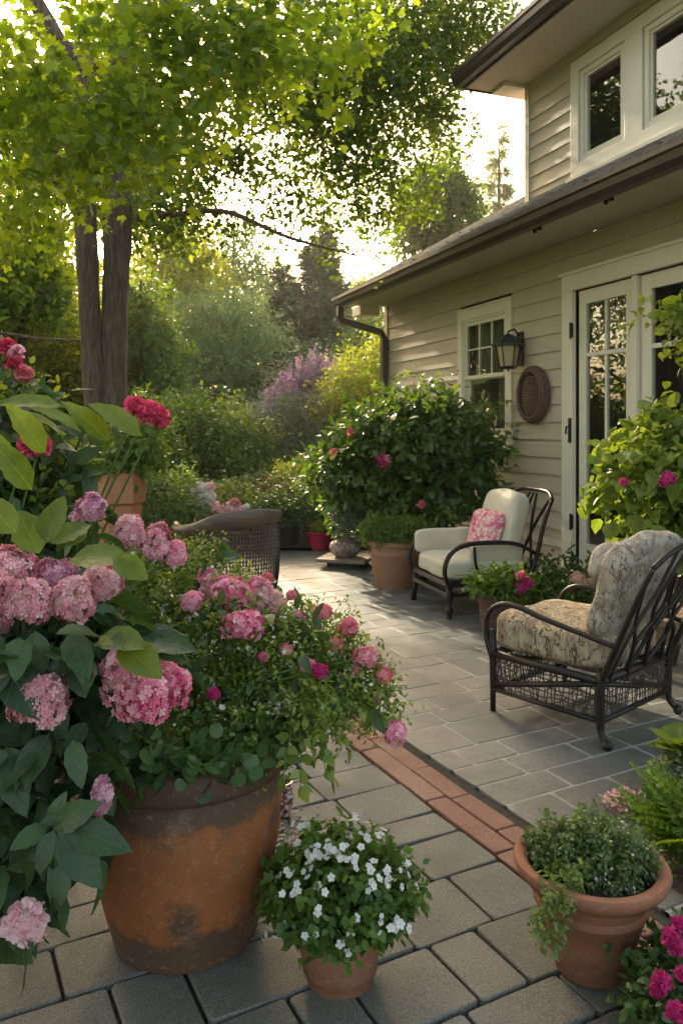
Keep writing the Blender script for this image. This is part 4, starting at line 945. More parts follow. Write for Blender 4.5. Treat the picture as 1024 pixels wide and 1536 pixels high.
# --- 4. terracotta chimney planter
t = thing('chimney_planter', 'faceted orange terracotta chimney planter behind the peony shrub', 'planter', (-1.69, 6.0, 0))
mb = MB(); n = 6; V = []
for z, r in ((0,.16),(.05,.16),(.06,.135),(.86,.165),(.875,.195),(.96,.195),(1.07,.18),(1.10,.175),(1.10,.14),(1.02,.135)):
    for k in range(n): a = 2*math.pi*k/n+.28; V.append((r*math.cos(a), r*math.sin(a), z))
mb.add(V, [(i*n+k, i*n+(k+1) % n, (i+1)*n+(k+1) % n, (i+1)*n+k) for i in range(9) for k in range(n)]+[tuple(range(n))[::-1], tuple(9*n+k for k in range(n))]); mb.build('pot', M['terra_o'], t, bevel=.006)
P, A, N, R = blob([(-1.60,6,1.30,.22,.2,.2),(-1.75,6,1.22,.16,.15,.14),(-1.45,5.95,1.35,.14,.12,.14)], 1100, 33, 7, .12, .3, .02, .5); leaves('foliage', P, A, N, rsn(len(P), .04, .09, 9), T_fold(.5,.3), M['shrub'], t, (-1.69,6,0), R)

# --- 5. white-flowered pot
WP = Vector((-.004, 2.07, 0))
t = thing('potted_flowers', 'small terracotta pot under a dome of white flowers in the centre foreground', 'potted plant', WP)
pot(t, [(.086,0),(.088,.006),(.094,.03),(.099,.034),(.1,.05),(.118,.14),(.128,.143),(.134,.165),(.134,.19),(.124,.193),(.12,.17)], M['terra'], 48, .004, 5, (.12,.175))
c = (WP.x, WP.y, .215); P, A, N, R = blob([(*c,.18,.18,.15),(WP.x,WP.y,.225,.19,.18,.055)], 5200, 41, 7, .04, .5, .009, .35, .7, .11)
s = P[:, 2] > .17; P, A, N, R = P[s], A[s], N[s], R[s]
leaves('foliage', P, A, N, rsn(len(P), .018, .034, 11), T_fold(.68,.2), M['dome'], t, WP, R)
rs = np.random.RandomState(9); P = []; A = []; N = []
for k in range(115):
    d = norm(rs.randn(1,3)+np.array([0,-.35,.75]))[0]; q = np.array(c)+d*np.array((.20,.20,.175))*(1+rs.randn()*.03)
    for j in range(rs.randint(1,4)): P.append(q+rs.randn(3)*.010); A.append(np.cross(d, rs.randn(3))); N.append(d+rs.randn(3)*.35+(0,-.1,.1))
k_ = [i for i, p in enumerate(P) if p[2] > .17]; P, A, N = [P[i] for i in k_], [A[i] for i in k_], [N[i] for i in k_]
leaves('flowers', P, A, N, rsn(len(P), .0075, .0125, 12), T_round5(), M['white'], t, WP)

# --- 6. right foreground terracotta pot
RP = Vector((.668, 2.11, 0))
t = thing('potted_herb', 'flared terracotta pot of grey green herb in the right foreground', 'potted plant', RP)
pot(t, [(.088,0),(.092,.004),(.118,.09),(.142,.175),(.149,.18),(.150,.195),(.147,.20),(.160,.235),(.178,.24),(.196,.262),(.203,.280),(.198,.290),(.182,.292),(.168,.285),(.160,.262),(.155,.235)], M['terra'], 64, .004, 7, (.16,.25))
P, A, N, R = blob([(.70,2.12,.295,.12,.115,.085),(.60,2.15,.29,.085,.085,.075),(.76,2.13,.285,.08,.085,.06)], 10500, 51, 8, .035, .35, .006, .3, .6, .15)
leaves('foliage', P, A, N, rsn(len(P), .008, .017, 13), T_fold(.6,.2), M['herb'], t, RP, R)
P, A, N, R = blob([(.545,1.97,.285,.04,.03,.03),(.515,1.93,.25,.032,.03,.05),(.50,1.92,.20,.022,.02,.05),(.585,2.02,.29,.05,.04,.03)], 750, 52, 6, .03, .3, .006, .5); leaves('trailing_foliage', P, A, N, rsn(len(P), .012, .024, 14), T_fold(.5,.3), M['shrub_l'], t, RP, R)
mb = MB(); mb.tube([(.635,2.1,.27),(.64,2.1,.36),(.636,2.1,.42)], [.003,.0015], 5); mb.build('stem', M['stem'], t, RP)
P, A, N, R = blob([(.638,2.1,.39,.014,.014,.045)], 90, 53, 3, .01, .3, .003); leaves('sprig', P, A, N, .014, T_fold(.6), M['shrub_l'], t, RP, R)
P, A, N, R = blob([(.70,2.12,.29,.12,.11,.08)], 110, 54, 2, .02, .9, .004); leaves('tiny_flowers', P, A, N, .005, FL4, M['white'], t, RP)

# --- 7. terracotta planter by the far armchair
q = Vector((.494, 7.12, 0)); t = thing('potted_shrub', 'tall ribbed terracotta planter with a low green bush beside the cream armchair', 'potted plant', q)
pot(t, [(.185,0),(.19,.006),(.232,.30),(.236,.305),(.236,.325),(.234,.33),(.243,.385),(.262,.39),(.268,.41),(.262,.43),(.235,.428),(.22,.38)], M['terra_l'], 56, .003, 8, (.225,.40))
P, A, N, R = blob([(.494,7.1,.50,.30,.26,.13),(.40,7.1,.50,.2,.2,.12),(.62,7.1,.50,.2,.2,.12)], 6500, 61, 8, .06, .4, .012, .3); leaves('foliage', P, A, N, rsn(len(P), .022, .042, 15), T_fold(.6), M['shrub'], t, q, R)
# --- 8. black pot, crimson pot
q = Vector((-.66, 9.35, 0)); t = thing('potted_shrub', 'black pot of dark foliage in front of the far border', 'potted plant', q)
pot(t, [(.13,0),(.135,.005),(.17,.26),(.185,.27),(.185,.30),(.17,.30),(.16,.27)], plain('black_pot', (.03,.032,.036), (.015,.016,.018), 6, .4), 40, 0, 0, (.16,.28))
P, A, N, R = blob([(q.x,q.y,.44,.28,.25,.17),(q.x-.2,q.y,.5,.18,.18,.14)], 3500, 62, 7, .09, .4, .02, .4); leaves('foliage', P, A, N, rsn(len(P), .03, .06, 16), T_fold(.5), M['camellia'], t, q, R)
q = Vector((-.25, 9.2, 0)); t = thing('flower_pot', 'glazed crimson pot with a small lime plant on the far patio edge', 'potted plant', q)
pot(t, [(.10,0),(.105,.005),(.135,.09),(.145,.17),(.15,.20),(.158,.205),(.158,.225),(.142,.225),(.135,.2)], plain('crimson_glaze', (.42,.015,.055), (.33,.01,.04), 5, .2), 40, 0, 0, (.14,.20))
P, A, N, R = blob([(q.x,q.y,.27,.10,.1,.06)], 420, 63, 6, .04, .3, .01, .3); leaves('foliage', P, A, N, rsn(len(P), .03, .05, 17), T_fold(.5), M['shrub_y'], t, q, R)
# --- 9. stone slab with pebbled urn
q = Vector((.05, 8.15, 0)); t = thing('stone_slab', 'raised square stone slab under the rounded pebbled urn', 'slab', q)
sb = plain('slab_stone', (.27,.20,.15), (.17,.13,.10), 6, .7, 40, .5, .006)
mb = MB(); mb.obox((0,0,.085),(.52,.46,.035), rotM(rz=-.3)); mb.build('top', sb, t, bevel=.006)
mb = MB(); mb.obox((.02,.03,.034),(.36,.32,.068), rotM(rz=-.3)); mb.build('base', M['iron'], t, bevel=.004)
t = thing('pebble_urn', 'rounded pinkish pebbled urn holding a silvery tuft on the stone slab', 'potted plant', (.04, 8.15, .103))
def pebble_mat():
    m, t, p, o = mk('pebbled_clay'); v = coords(t); vo = nd(t, 'TexVoronoi'); vo.inputs['Scale'].default_value = 38; t.links.new(v, vo.inputs['Vector'])
    s = nd(t, 'SeparateColor'); t.links.new(vo.outputs['Color'], s.inputs[0])
    c = ramp(t, s.outputs[1], [(.1,(.14,.09,.08)),(.5,(.27,.18,.16)),(.9,(.40,.32,.29))]); t.links.new(c, p.inputs['Base Color']); p.inputs['Roughness'].default_value = .7
    bump(t, p, vo.outputs['Distance'], -1, .02); return m
M['pebble'] = pebble_mat()
pot(t, [(.09,0),(.11,.01),(.15,.05),(.165,.09),(.155,.14),(.11,.17),(.095,.18),(.11,.20),(.09,.2),(.08,.18)], M['pebble'], 36, .01, 3, (.085,.185))
P, A, N, R = blob([(.04,8.15,.36,.08,.08,.09),(.05,8.15,.55,.17,.15,.14)], 2600, 64, 7, .06, .3, .012, .2); leaves('foliage', P, A, N, rsn(len(P), .022, .04, 18), T_fold(.4), M['silver'], t, (.04,8.15,.103), R)
# --- 10. basket with fern and magenta bloom
q = Vector((1.09, 5.55, 0)); t = thing('basket_planter', 'reddish brown basket with fern fronds and magenta blooms between the two armchairs', 'potted plant', q)
mb = MB()
for k in range(15):
    z = .012+.0185*k; r = .088+.030*(z/.28)**.8
    mb.tube([(r*math.cos(a)*(1+.02*(-1)**(j+k)), r*math.sin(a)*(1+.02*(-1)**(j+k)), z) for j, a in enumerate(np.linspace(0, 2*math.pi, 41))], .0108, 6, False)
mb.lathe([(.08,.0),(.085,.01),(.108,.27),(.09,.27)], (0,0,0), 24); bk_ = mb.build('basket', wick, t, smooth=True)
s = MB(); s.lathe([(.001,.262),(.1,.255)], (0,0,0), 20); s.build('soil', M['soil'], bk_)
rs = np.random.RandomState(3); n = 120; a = rs.rand(n)*6.28; dirs = np.stack([np.cos(a)*rs.uniform(.5,1.1,n), np.sin(a)*.9, rs.uniform(.45,1.5,n)], 1)
leaves('fern_frond', np.array([(q.x,q.y,.27)]*n)+rs.randn(n,3)*.02, dirs, np.stack([-np.cos(a)*.4,-np.sin(a)*.4,np.ones(n)],1), rs.uniform(.14,.25,n), T_broad(.28,.5,6), M['fern'], t, q, smooth=True)
P, A, N, R = blob([(q.x+.06,q.y,.36,.17,.15,.10),(q.x-.06,q.y,.35,.15,.14,.08)], 900, 66, 6, .06, .4, .015, .4); leaves('foliage', P, A, N, rsn(len(P), .03, .06, 19), T_fold(.45), M['fern'], t, q, R)
for i, (u, v, r, m) in enumerate(((778,884,13,'magenta'),(790,876,9,'magenta'),(780,864,9,'coral'))): head(t, at(u, v, 5.4), r/F*5.4, M[m], q, 140+i, 70, .022, sq=(1,1,.8), ruffle=True)
# --- 11. plants along the door
q = Vector((1.62, 6.15, 0)); t = thing('border_plant', 'bushy green border plant with peach blooms in front of the glazed doors', 'plant', q)
cl = [(1.45,6.2,.18,.22,.2,.2),(1.70,6.1,.2,.22,.2,.2),(1.95,6.0,.18,.2,.2,.22),(2.08,5.8,.2,.18,.18,.2),(1.55,6.0,.12,.3,.25,.14)]
P, A, N, R = blob(cl, 4500, 67, 7, .10, .35, .02, .3); leaves('foliage', P, A, N, rsn(len(P), .03, .06, 20), T_fold(.5), M['shrub'], t, q, R)
for i, (u, v, r) in enumerate(((866,868,12),(872,876,10),(885,874,8))): head(t, at(u, v, 5.85), r/F*5.85, M['peach'], q, 150+i, 60, .02, sq=(1,1,.7))
mb = MB(); b = at(860, 860, 6.0); mb.tube([b, at(858,835,6.0), at(856,812,6.0)], [.004,.002], 5); mb.build('stem', M['stem'], t, q)
rs = np.random.RandomState(2); n = 26; tt = rs.rand(n); pts = np.array([tuple(b.lerp(at(856,812,6.0), float(x))) for x in tt]); leaves('sprig', pts, rs.randn(n,3)+(0,0,.6), rs.randn(n,3)+(0,-1,0), .06, T_fold(.4), M['hyd'], t, q)
# --- 12. leafy vine shrub on the right
q = Vector((2.0, 4.75, 0)); t = thing('leafy_shrub', 'broad-leaved yellow green shrub standing before the glazed doors with a sprig arching above', 'shrub', q)
mb = MB(); cl = []
for i, (u, v, Y, ru) in enumerate(((985,690,4.5,70),(960,720,4.4,52),(1030,660,4.6,60),(1010,740,4.4,60),(950,755,4.4,34),(1000,640,4.6,36),(1060,720,4.6,80),(975,785,4.45,30),(1120,640,4.7,80),(1040,790,4.6,60),(1002,490,4.5,20),(1028,480,4.5,34),(982,468,4.5,10),(1000,448,4.5,10),(1080,500,4.6,50))):
    p = at(u, v, Y); r = ru/F*Y; cl.append((p.x, p.y, p.z, r, r, r*.9)); mb.tube(bez(q, q+Vector((.45 if v < 560 else .1,0,1.0 if v > 560 else 1.9)), p, 10), [.018,.004], 7)
mb.build('trunk', M['twig'], t, q, smooth=True)
P, A, N, R = blob(cl, 2100, 71, 5, .14, .5, .03, .45, .9); leaves('foliage', P, A, N, rsn(len(P), .055, .115, 21), T_broad(.85, .3, 6, .75), M['vine'], t, q, R, smooth=True)
P, A, N, R = blob(cl, 2200, 72, 7, .12, .7, .03, .4, .9); leaves('small_foliage', P, A, N, rsn(len(P), .03, .065, 22), T_fold(.7,.2), M['vine'], t, q, R)
for i, (u, v, r) in enumerate(((1002,718,12),(995,724,8),(935,722,6))): head(t, at(u, v, 4.1), r/F*4.1, M['magenta'], q, 160+i, 50, .012, tm=FL5)
# --- 13. right edge plants
q = Vector((1.30, 3.0, 0)); t = thing('potted_succulent', 'grey stone pot with pale cabbage-like leaves at the right edge', 'potted plant', q)
pot(t, [(.08,0),(.085,.005),(.105,.12),(.115,.125),(.118,.15),(.1,.15)], plain('grey_stone_pot', (.22,.21,.18), (.13,.13,.11), 8, .8), 32, .01, 2, (.1,.14))
rs = np.random.RandomState(5); n = 34; a = rs.rand(n)*6.28; leaves('cabbage_leaf', np.array([(q.x,q.y,.2)]*n)+rs.randn(n,3)*.02, np.stack([np.cos(a),np.sin(a),rs.uniform(.2,1.2,n)],1), np.stack([-np.cos(a)*.5,-np.sin(a)*.5,np.ones(n)],1), rs.uniform(.08,.15,n), T_broad(.85,.3,7), M['vine'], t, q, smooth=True)
P, A, N, R = blob([(q.x-.02,q.y-.08,.16,.11,.07,.05)], 500, 73, 6, .04, .4, .01); leaves('silver_foliage', P, A, N, .022, T_fold(.5), M['silver'], t, q, R)
FB = Vector((1.22, 2.62, 0)); t = thing('fern', 'feathery bright fern growing in the mulch at the right edge', 'fern', FB)
rs = np.random.RandomState(6); n = 95; a = rs.rand(n)*6.28; u_ = rs.rand(n)
leaves('frond', np.stack([FB.x+rs.randn(n)*.07, FB.y+rs.randn(n)*.07, np.full(n,.03)],1), np.stack([np.cos(a)*.75,np.sin(a)*.75,.35+u_*1.3],1), np.stack([-np.cos(a)*.6,-np.sin(a)*.6,np.ones(n)],1), rs.uniform(.17,.33,n), T_frond(13,.22), M['fern'], t, FB)
P, A, N, R = blob([(FB.x+.02,FB.y-.02,.13,.16,.15,.12),(FB.x,FB.y-.18,.08,.15,.1,.09)], 1500, 74, 7, .06, .3, .015); leaves('undergrowth', P, A, N, rsn(len(P), .015, .035, 3), T_fold(.5), M['shrub'], t, FB, R)
q = Vector((1.12, 2.98, 0)); t = thing('creeping_thyme', 'low mat of tiny lilac flowers on the mulch behind the herb pot', 'ground plant', q)
P, A, N, R = blob([(1.10,2.98,.03,.13,.10,.03),(1.25,2.92,.03,.1,.09,.03)], 1300, 75, 6, .02, .2, .006, 0, 1); leaves('foliage', P, A, N, .011, T_fold(.5), M['silver'], t, q, R)
P, A, N, R = blob([(1.08,2.96,.045,.09,.06,.02)], 400, 76, 4, .02, .6, .006, 0, 1); leaves('flowers', P, A, N, .008, FL4, M['palepink'], t, q, R)
q = Vector((.83, 1.83, 0)); t = thing('chrysanthemum', 'dark foliage with deep magenta pompom flowers in the bottom right corner', 'flowering plant', q)
cl = [(.80,1.86,.10,.13,.12,.11),(.90,1.9,.14,.13,.12,.11),(.82,1.76,.06,.12,.1,.08),(.95,1.78,.12,.14,.12,.12)]
P, A, N, R = blob(cl, 3600, 77, 7, .05, .3, .01); leaves('foliage', P, A, N, rsn(len(P), .018, .035, 23), T_fold(.6), M['camellia'], t, q, R)
for i, (u, v, Y, r) in enumerate(((1005,1408,1.84,20),(1018,1388,1.87,16),(1015,1424,1.82,14),(993,1474,1.76,22),(1014,1518,1.7,24),(985,1486,1.75,12),(1022,1462,1.76,10))):
    head(t, at(u, v, Y), r/F*Y*.8, M['magenta'], q, 170+i, 120, .012, sq=(1,1,.75), lump=.08, ruffle=True)
# --- 14. small things by the big pot
q = gp(424, 1222); t = thing('mosaic_pot', 'tiny red and black mosaic pot tucked behind the large stained pot', 'pot', q)
def mosaic_mat():
    m, t, p, o = mk('mosaic'); v = coords(t); vo = nd(t, 'TexVoronoi'); vo.inputs['Scale'].default_value = 110; t.links.new(v, vo.inputs['Vector'])
    s = nd(t, 'SeparateColor'); t.links.new(vo.outputs['Color'], s.inputs[0]); t.links.new(ramp(t, s.outputs[0], [(.2,(.03,.03,.035)),(.5,(.35,.06,.08)),(.8,(.6,.55,.5))]), p.inputs['Base Color']); p.inputs['Roughness'].default_value = .3; return m
pot(t, [(.025,0),(.036,.03),(.04,.07),(.034,.11),(.038,.125),(.03,.125),(.028,.1)], mosaic_mat(), 28, 0, 0, (.03,.1))
rs = random.Random(7); mb = MB()
for k in range(240):
    p = gp(428+rs.gauss(0, 22), 1262+rs.gauss(0, 20)); r = rs.uniform(.004, .011); mb.cushion((p.x,p.y,r*.5), (2*r,1.6*r,1.1*r), 2.5, 3, M=rotM(rz=rs.random()*3))
o = mb.build('pebbles', plain('pebble_stone', (.36,.30,.22), (.2,.16,.12), 60, .8), smooth=True); tag(o, kind='stuff')
t = gp(262, 1352); n = 90; rs = np.random.RandomState(8); a = rs.rand(n)*6.28; Pg = np.stack([t.x+rs.randn(n)*.03-.22, t.y+rs.randn(n)*.03+.25, np.zeros(n)],1)
o = leaves('grass_tuft', Pg, np.stack([np.cos(a)*.6,np.sin(a)*.6,np.ones(n)],1), rs.randn(n,3), rs.uniform(.05,.11,n), T_fold(.06,.4), M['shrub_l'], off=Pg[0], loc=Pg[0], seed=4); tag(o, 'tuft of thin grass sprouting behind the left side of the large pot', 'grass tuft')

# ---------------------------------------------------------------- shrubs behind the patio
def shrub(name, label, cat, base, cl, n, size, tm, mat, seed, group=None, stems=9, sr=.02, smat='twig', flowers=(), **kw):
    """cl: (u, v, Y, radius in px, flatten) placed as real ellipsoids"""
    q = Vector(base); t = thing(name, label, cat, q, 0, group); C = []
    for c in cl:
        u, v, Y, ru = c[:4]; f = c[4] if len(c) > 4 else .85; p = at(u, v, Y); r = ru/F*Y; C.append((p.x, p.y, max(p.z, .1), r, r, r*f))
    P, A, N, R = blob(C, n, seed, **kw); s = P[:, 2] > .02
    P, A, N, R = P[s], A[s], N[s], R[s]
    leaves('foliage', P, A, N, rsn(len(P), size*.65, size*1.25, seed), tm, mat, t, q, R)
    mb = MB(); r2 = random.Random(seed)
    for k in range(stems):
        c = C[k % len(C)]; e = Vector(c[:3])+Vector((r2.uniform(-.5,.5)*c[3], r2.uniform(-.5,.5)*c[4], 0)); b = q+Vector((r2.uniform(-.12,.12), r2.uniform(-.12,.12), 0))
        mb.tube(bez(b, b.lerp(e, .5)+Vector((0,0,.15*e.z)), e, 7), [sr, sr*.35], 6)
    mb.build('stem', M[smat], t, q, smooth=True); return t, q
t, q = shrub('rhododendron', 'large glossy dark shrub with a few hot pink blooms against the house wall', 'shrub', (.92,8.25,0),
    [(620,680,8.3,85),(560,690,8.2,62),(680,665,8.2,60),(640,640,8.3,50),(585,648,8.3,48),(690,690,8.1,38),(530,715,8.2,42),(650,740,8.2,62),(590,745,8.2,52),(704,645,8.2,22),(712,668,8.2,16),(700,745,8.0,34),(520,690,8.2,30),(545,750,8.3,40)],
    12000, .11, T_fold(.52,.2), M['camellia'], 81, stems=26, sr=.03, tw=7, tlen=.2, shell=.5, jit=.03, lump=.42)
P, A, N, R = blob([(*at(u,v,8.1),r/F*8,r/F*8,r/F*8) for u, v, r in ((560,690,70),(620,640,70),(690,660,60),(640,720,70),(540,720,40))], 1500, 82, 5, .2, .95, .03, .1, .6, .3)
leaves('new_foliage', P, A, N, rsn(len(P), .05, .10, 5), T_fold(.5,.3), M['shrub'], t, q, R)
for i, (u, v, r, m) in enumerate(((572,690,9,'magenta'),(580,688,8,'rose'),(576,696,8,'magenta'),(526,647,6,'coral'),(632,757,7,'coral'),(500,678,5,'coral'))): head(t, at(u, v, 7.5), r/F*7.5, M[m], q, 180+i, 50, .026, ruffle=True)
shrub('bush', 'bright feathery low bush right of the crimson pot', 'shrub', (-.05,9.3,0), [(478,755,9.7,36),(470,730,9.7,22),(505,765,9.6,26),(520,742,9.6,22)], 4200, .06, T_fold(.3,.2), M['shrub_l'], 82, tw=7, tlen=.16)
shrub('bush', 'reddish brown tinged low bush above the black pot', 'shrub', (-.95,9.9,0), [(420,760,9.9,34),(400,750,10,24),(440,750,10,24)], 2600, .06, T_fold(.45), leafm('leaf_bronze', [(.08,.05,.03),(.10,.08,.03),(.08,.12,.04)], .3), 83)
t, q = shrub('flowering_bush', 'loose bush with white and pale pink flowers behind the barrel chair', 'shrub', (-1.9,9.9,0), [(320,770,9.9,40),(350,760,10.1,34),(370,770,9.9,28),(300,760,10.1,26)], 5200, .05, T_fold(.45), M['shrub_l'], 84, tw=7)
for i, (u, v, r, m) in enumerate(((302,732,8,'white'),(296,748,7,'white'),(300,762,9,'white'),(308,776,8,'white'),(345,762,9,'palepink'),(352,756,7,'pink'),(330,770,7,'palepink'),(338,778,7,'palepink'),(290,738,5,'white'),(312,745,10,'white'),(305,755,8,'white'),(322,762,9,'palepink'),(360,768,8,'palepink'),(348,770,9,'pink'),(370,762,5,'white'),(315,730,6,'palepink'))): head(t, at(u, v, 9.5), r*1.3/F*9.5, M[m], q, 190+i, 60, .026, tm=FL5)
shrub('bush', 'pale green fluffy bush beside the chimney planter', 'shrub', (-2.15,9.4,0), [(240,755,9.4,46),(265,735,9.5,32),(225,730,9.6,28),(275,775,9.3,34),(235,790,9.2,36),(205,770,9.5,32)], 8000, .05, T_fold(.45), M['shrub_l'], 85, tw=7, tlen=.14)
shrub('round_bush', 'large rounded mid green bush in the middle of the border', 'shrub', (-2.1,13,0), [(320,660,13,62),(290,640,13.2,48),(370,680,12.8,50),(270,680,13,46),(350,640,13.3,34),(390,720,12.6,40),(300,715,12.8,60),(420,690,13,28),(270,620,13.4,30)], 15000, .085, T_fold(.5), M['shrub'], 86, tw=7, tlen=.3, lump=.3)
shrub('clipped_hedge', 'small clipped light green hedge left of the glossy dark shrub', 'hedge', (-.1,11,0), [(450,712,11,22,.7),(470,708,11,22,.7),(490,704,11,22,.7),(430,716,11,18,.7),(460,728,11,26),(490,725,11,26)], 5200, .05, T_fold(.5), M['shrub_y'], 87, shell=.7)
shrub('grey_bush', 'soft grey green bush below the purple spires', 'shrub', (-.7,13.6,0), [(440,640,13.6,48),(480,640,13.4,42),(410,650,13.8,36),(500,660,13,40),(450,690,13,44),(500,620,13.6,34),(425,610,14,24)], 11000, .085, T_fold(.28,.25), M['silver'], 88, tw=8, tlen=.4)
shrub('golden_bush', 'sunlit yellow green bush beside the downspout', 'shrub', (.75,13.2,0), [(550,560,13.3,44),(575,530,13.4,30),(520,590,13.2,36),(560,620,13,50),(590,590,13,40),(530,640,13,38),(575,505,13.5,14),(505,610,13,26),(600,540,13.2,30)], 12000, .075, T_fold(.4), M['shrub_y'], 89, tw=8, tlen=.3)
# purple butterfly bush
t, q = shrub('butterfly_bush', 'tall airy bush with purple flower spires beyond the patio', 'flowering shrub', (-.75,14.6,0), [(470,590,14.6,40),(440,580,14.8,30),(500,580,14.4,30),(480,560,14.6,24)], 4200, .08, T_fold(.25,.3), M['silver'], 90, tw=8, tlen=.4, stems=5)
rs = np.random.RandomState(17); mb = MB(); P = []; R_ = []
for k in range(135):
    u = rs.uniform(395, 520); v = 605-rs.uniform(0, 1)**.7*(95-abs(u-480)*.85)+rs.uniform(-8, 12); Y = 14.4+rs.randn()*.3
    e = at(u, v, Y); b = q+Vector((0,0,.6)); d = (e-b).normalized(); d = (d+Vector((rs.randn()*.2, 0, .2))).normalized()
    mb.tube([e-d*.35, e], .006, 4)
    for j in range(26): P.append(tuple(e-d*.02*j+Vector(rs.randn(3)*.022*(.3+j/18)))); R_.append(rs.rand())
mb.build('spire_stem', M['stem'], t, q)
rs = np.random.RandomState(18); n = len(P); leaves('flower_spires', P, rs.randn(n,3), rs.randn(n,3)+(0,-.6,.5), rsn(n,.025,.045,3), FL4, M['mauve'], t, q, R_)
P, A, N, R = blob([(*at(u,v,14),r/F*14,r/F*14,r/F*14) for u,v,r in ((400,612,18),(420,618,20),(385,622,14))], 1700, 91, 7, .2, .4, .04); lv = leafm('petal_lavender', [(.30,.33,.45),(.42,.44,.55),(.5,.5,.6)], .3, (1,1,1))
q = at(402,640,14); q.z = 0; t = thing('lavender_bush', 'hazy blue lavender clump left of the purple spires', 'flowering shrub', q); leaves('flower_spires', P, A, N, .045, T_fold(.3), lv, t, q, R); mb = MB()
for k in range(20): mb.tube([q+Vector((.02*k-.2,0,0)), at(385+2.2*k, 618, 14)], .006, 4)
mb.build('stem', M['stem'], t, q)

# ---------------------------------------------------------------- trees
def open_(P, segs):
    """False for leaves standing in the gaps that leave a limb bare"""
    u = 512+P[:, 0]/P[:, 1]*F; v = 640+(H-P[:, 2])/P[:, 1]*F; ok = np.ones(len(P), bool)
    for (a, b, r, Y) in segs:
        a, b = np.array(a, float), np.array(b, float); d = b-a; t = np.clip(((u-a[0])*d[0]+(v-a[1])*d[1])/d.dot(d), 0, 1)
        ok &= ~((np.hypot(u-a[0]-t*d[0], v-a[1]-t*d[1]) < r*(.7+.5*np.sin(u*.21+v*.17)**2)) & (P[:, 1] < Y))
    return ok
def tree(name, label, base, trunks, cl, n, size, tm, mat, seed, bark='bark_far', crown2=None, cat='tree', group=None, tlen=.5, tw=9, limb_r=.05, shell=.35, lump=.35, jit=.08, droop=.3, sub=4, att=.45, seg=10, zmin=0, clear=()):
    """trunks: lists of ((x,y,z), r); cl: world ellipsoids"""
    q = Vector(base); t = thing(name, label, cat, q, 0, group); mb = MB(); paths = []
    for tr in trunks:
        pts = spline([p for p, r in tr], 8); rd = np.interp(np.linspace(0, 1, len(pts)), np.linspace(0, 1, len(tr)), [r for p, r in tr]); mb.tube(pts, list(rd), 14 if tr[0][1] > .1 else 8); paths.append((pts, rd))
    mb.build('trunk', M[bark], t, q, smooth=True); mb = MB(); r2 = random.Random(seed)
    for c in cl:
        e = Vector(c[:3]); best = None
        for pts, rd in paths:
            for p, r in zip(pts, rd):
                if p.z < zmin: continue
                hd = math.hypot(p.x-e.x, p.y-e.y); want = e.z-att*hd; s = abs(p.z-want)+.25*hd
                if best is None or s < best[0]: best = (s, p, r)
        b, r = best[1], min(best[2]*.55, limb_r); mid = b.lerp(e, .5)+Vector((r2.uniform(-.2,.2), r2.uniform(-.2,.2), .12*(e-b).length))
        pts = bez(b, mid, e, seg); pts = [p+Vector((r2.uniform(-1,1), r2.uniform(-1,1), r2.uniform(-1,1)))*.02*(e-b).length*(0 < i < seg-1) for i, p in enumerate(pts)]
        mb.tube(pts, [r, r*.25], 7)
        for k in range(sub):
            i = r2.randint(seg//2, seg-1); d = Vector((r2.gauss(0,1), r2.gauss(0,1), r2.gauss(.2,.6))).normalized()*c[3]*r2.uniform(.5, .9)
            mb.tube(bez(pts[i], pts[i]+d*.5+Vector((0,0,.06)), pts[i]+d, 5), [r*.35, r*.1], 5)
    mb.build('branch', M[bark], t, q, smooth=True)
    P, A, N, R = blob(cl, n, seed, tw, tlen, shell, jit, droop, .6, lump); s = (P[:, 2] > .1) & open_(P, clear)
    leaves('crown', P[s], A[s], N[s], size*(.45+np.random.RandomState(seed).rand(int(s.sum()))**1.5*.95), tm, mat, t, q, R[s])
    if crown2:
        cl3, n3, s3, tm3, mat3 = crown2
        P, A, N, R = blob(cl3, n3, seed+50, tw, tlen, shell, jit, droop, .6, lump); s = open_(P, clear); P, A, N, R = P[s], A[s], N[s], R[s]; leaves('crown', P, A, N, rsn(len(P), s3*.65, s3*1.25, seed), tm3, mat3, t, q, R)
    return t
def px(lst): return [(*at(u, v, Y), ru/F*Y, ru/F*Y*1.1, ru/F*Y*(f[0] if f else .8)) for u, v, Y, ru, *f in lst]
# twin-trunk maple
trunkL = [(at(150,835,9),.16),(at(145,640,9),.13),(at(134,450,9),.122),(at(126,260,9),.125),(at(122,120,9),.13),(at(85,60,8.8),.11),(at(25,-60,8.5),.08),(at(-30,-220,8.5),.04)]
trunkR = [(at(164,835,9.1),.20),(at(168,640,9.1),.158),(at(173,450,9.1),.152),(at(180,300,9.1),.15),(at(185,140,9.1),.14),(at(200,-60,9.2),.12),(at(230,-300,9.3),.07),(at(240,-450,9.3),.03)]
limb = [(at(185,330,9.1),.05),(at(260,322,9.0),.035),(at(340,318,8.8),.03),(at(430,355,8.6),.02),(at(540,385,8.4),.008)]
limb2 = [(at(185,200,9.1),.06),(at(260,130,9),.05),(at(380,60,9.2),.045),(at(520,20,9.5),.04),(at(640,20,10),.02)]
limb3 = [(at(125,110,9),.06),(at(150,95,8.6),.05),(at(190,85,8),.035),(at(230,60,7.5),.015)]
limb4 = [(at(330,90,9.1),.03),(at(255,150,9),.022),(at(262,170,9),.02),(at(290,215,8.8),.01)]
limb5 = [(at(150,512,9),.012),(at(60,508,9),.015),(at(-20,495,9),.018)]
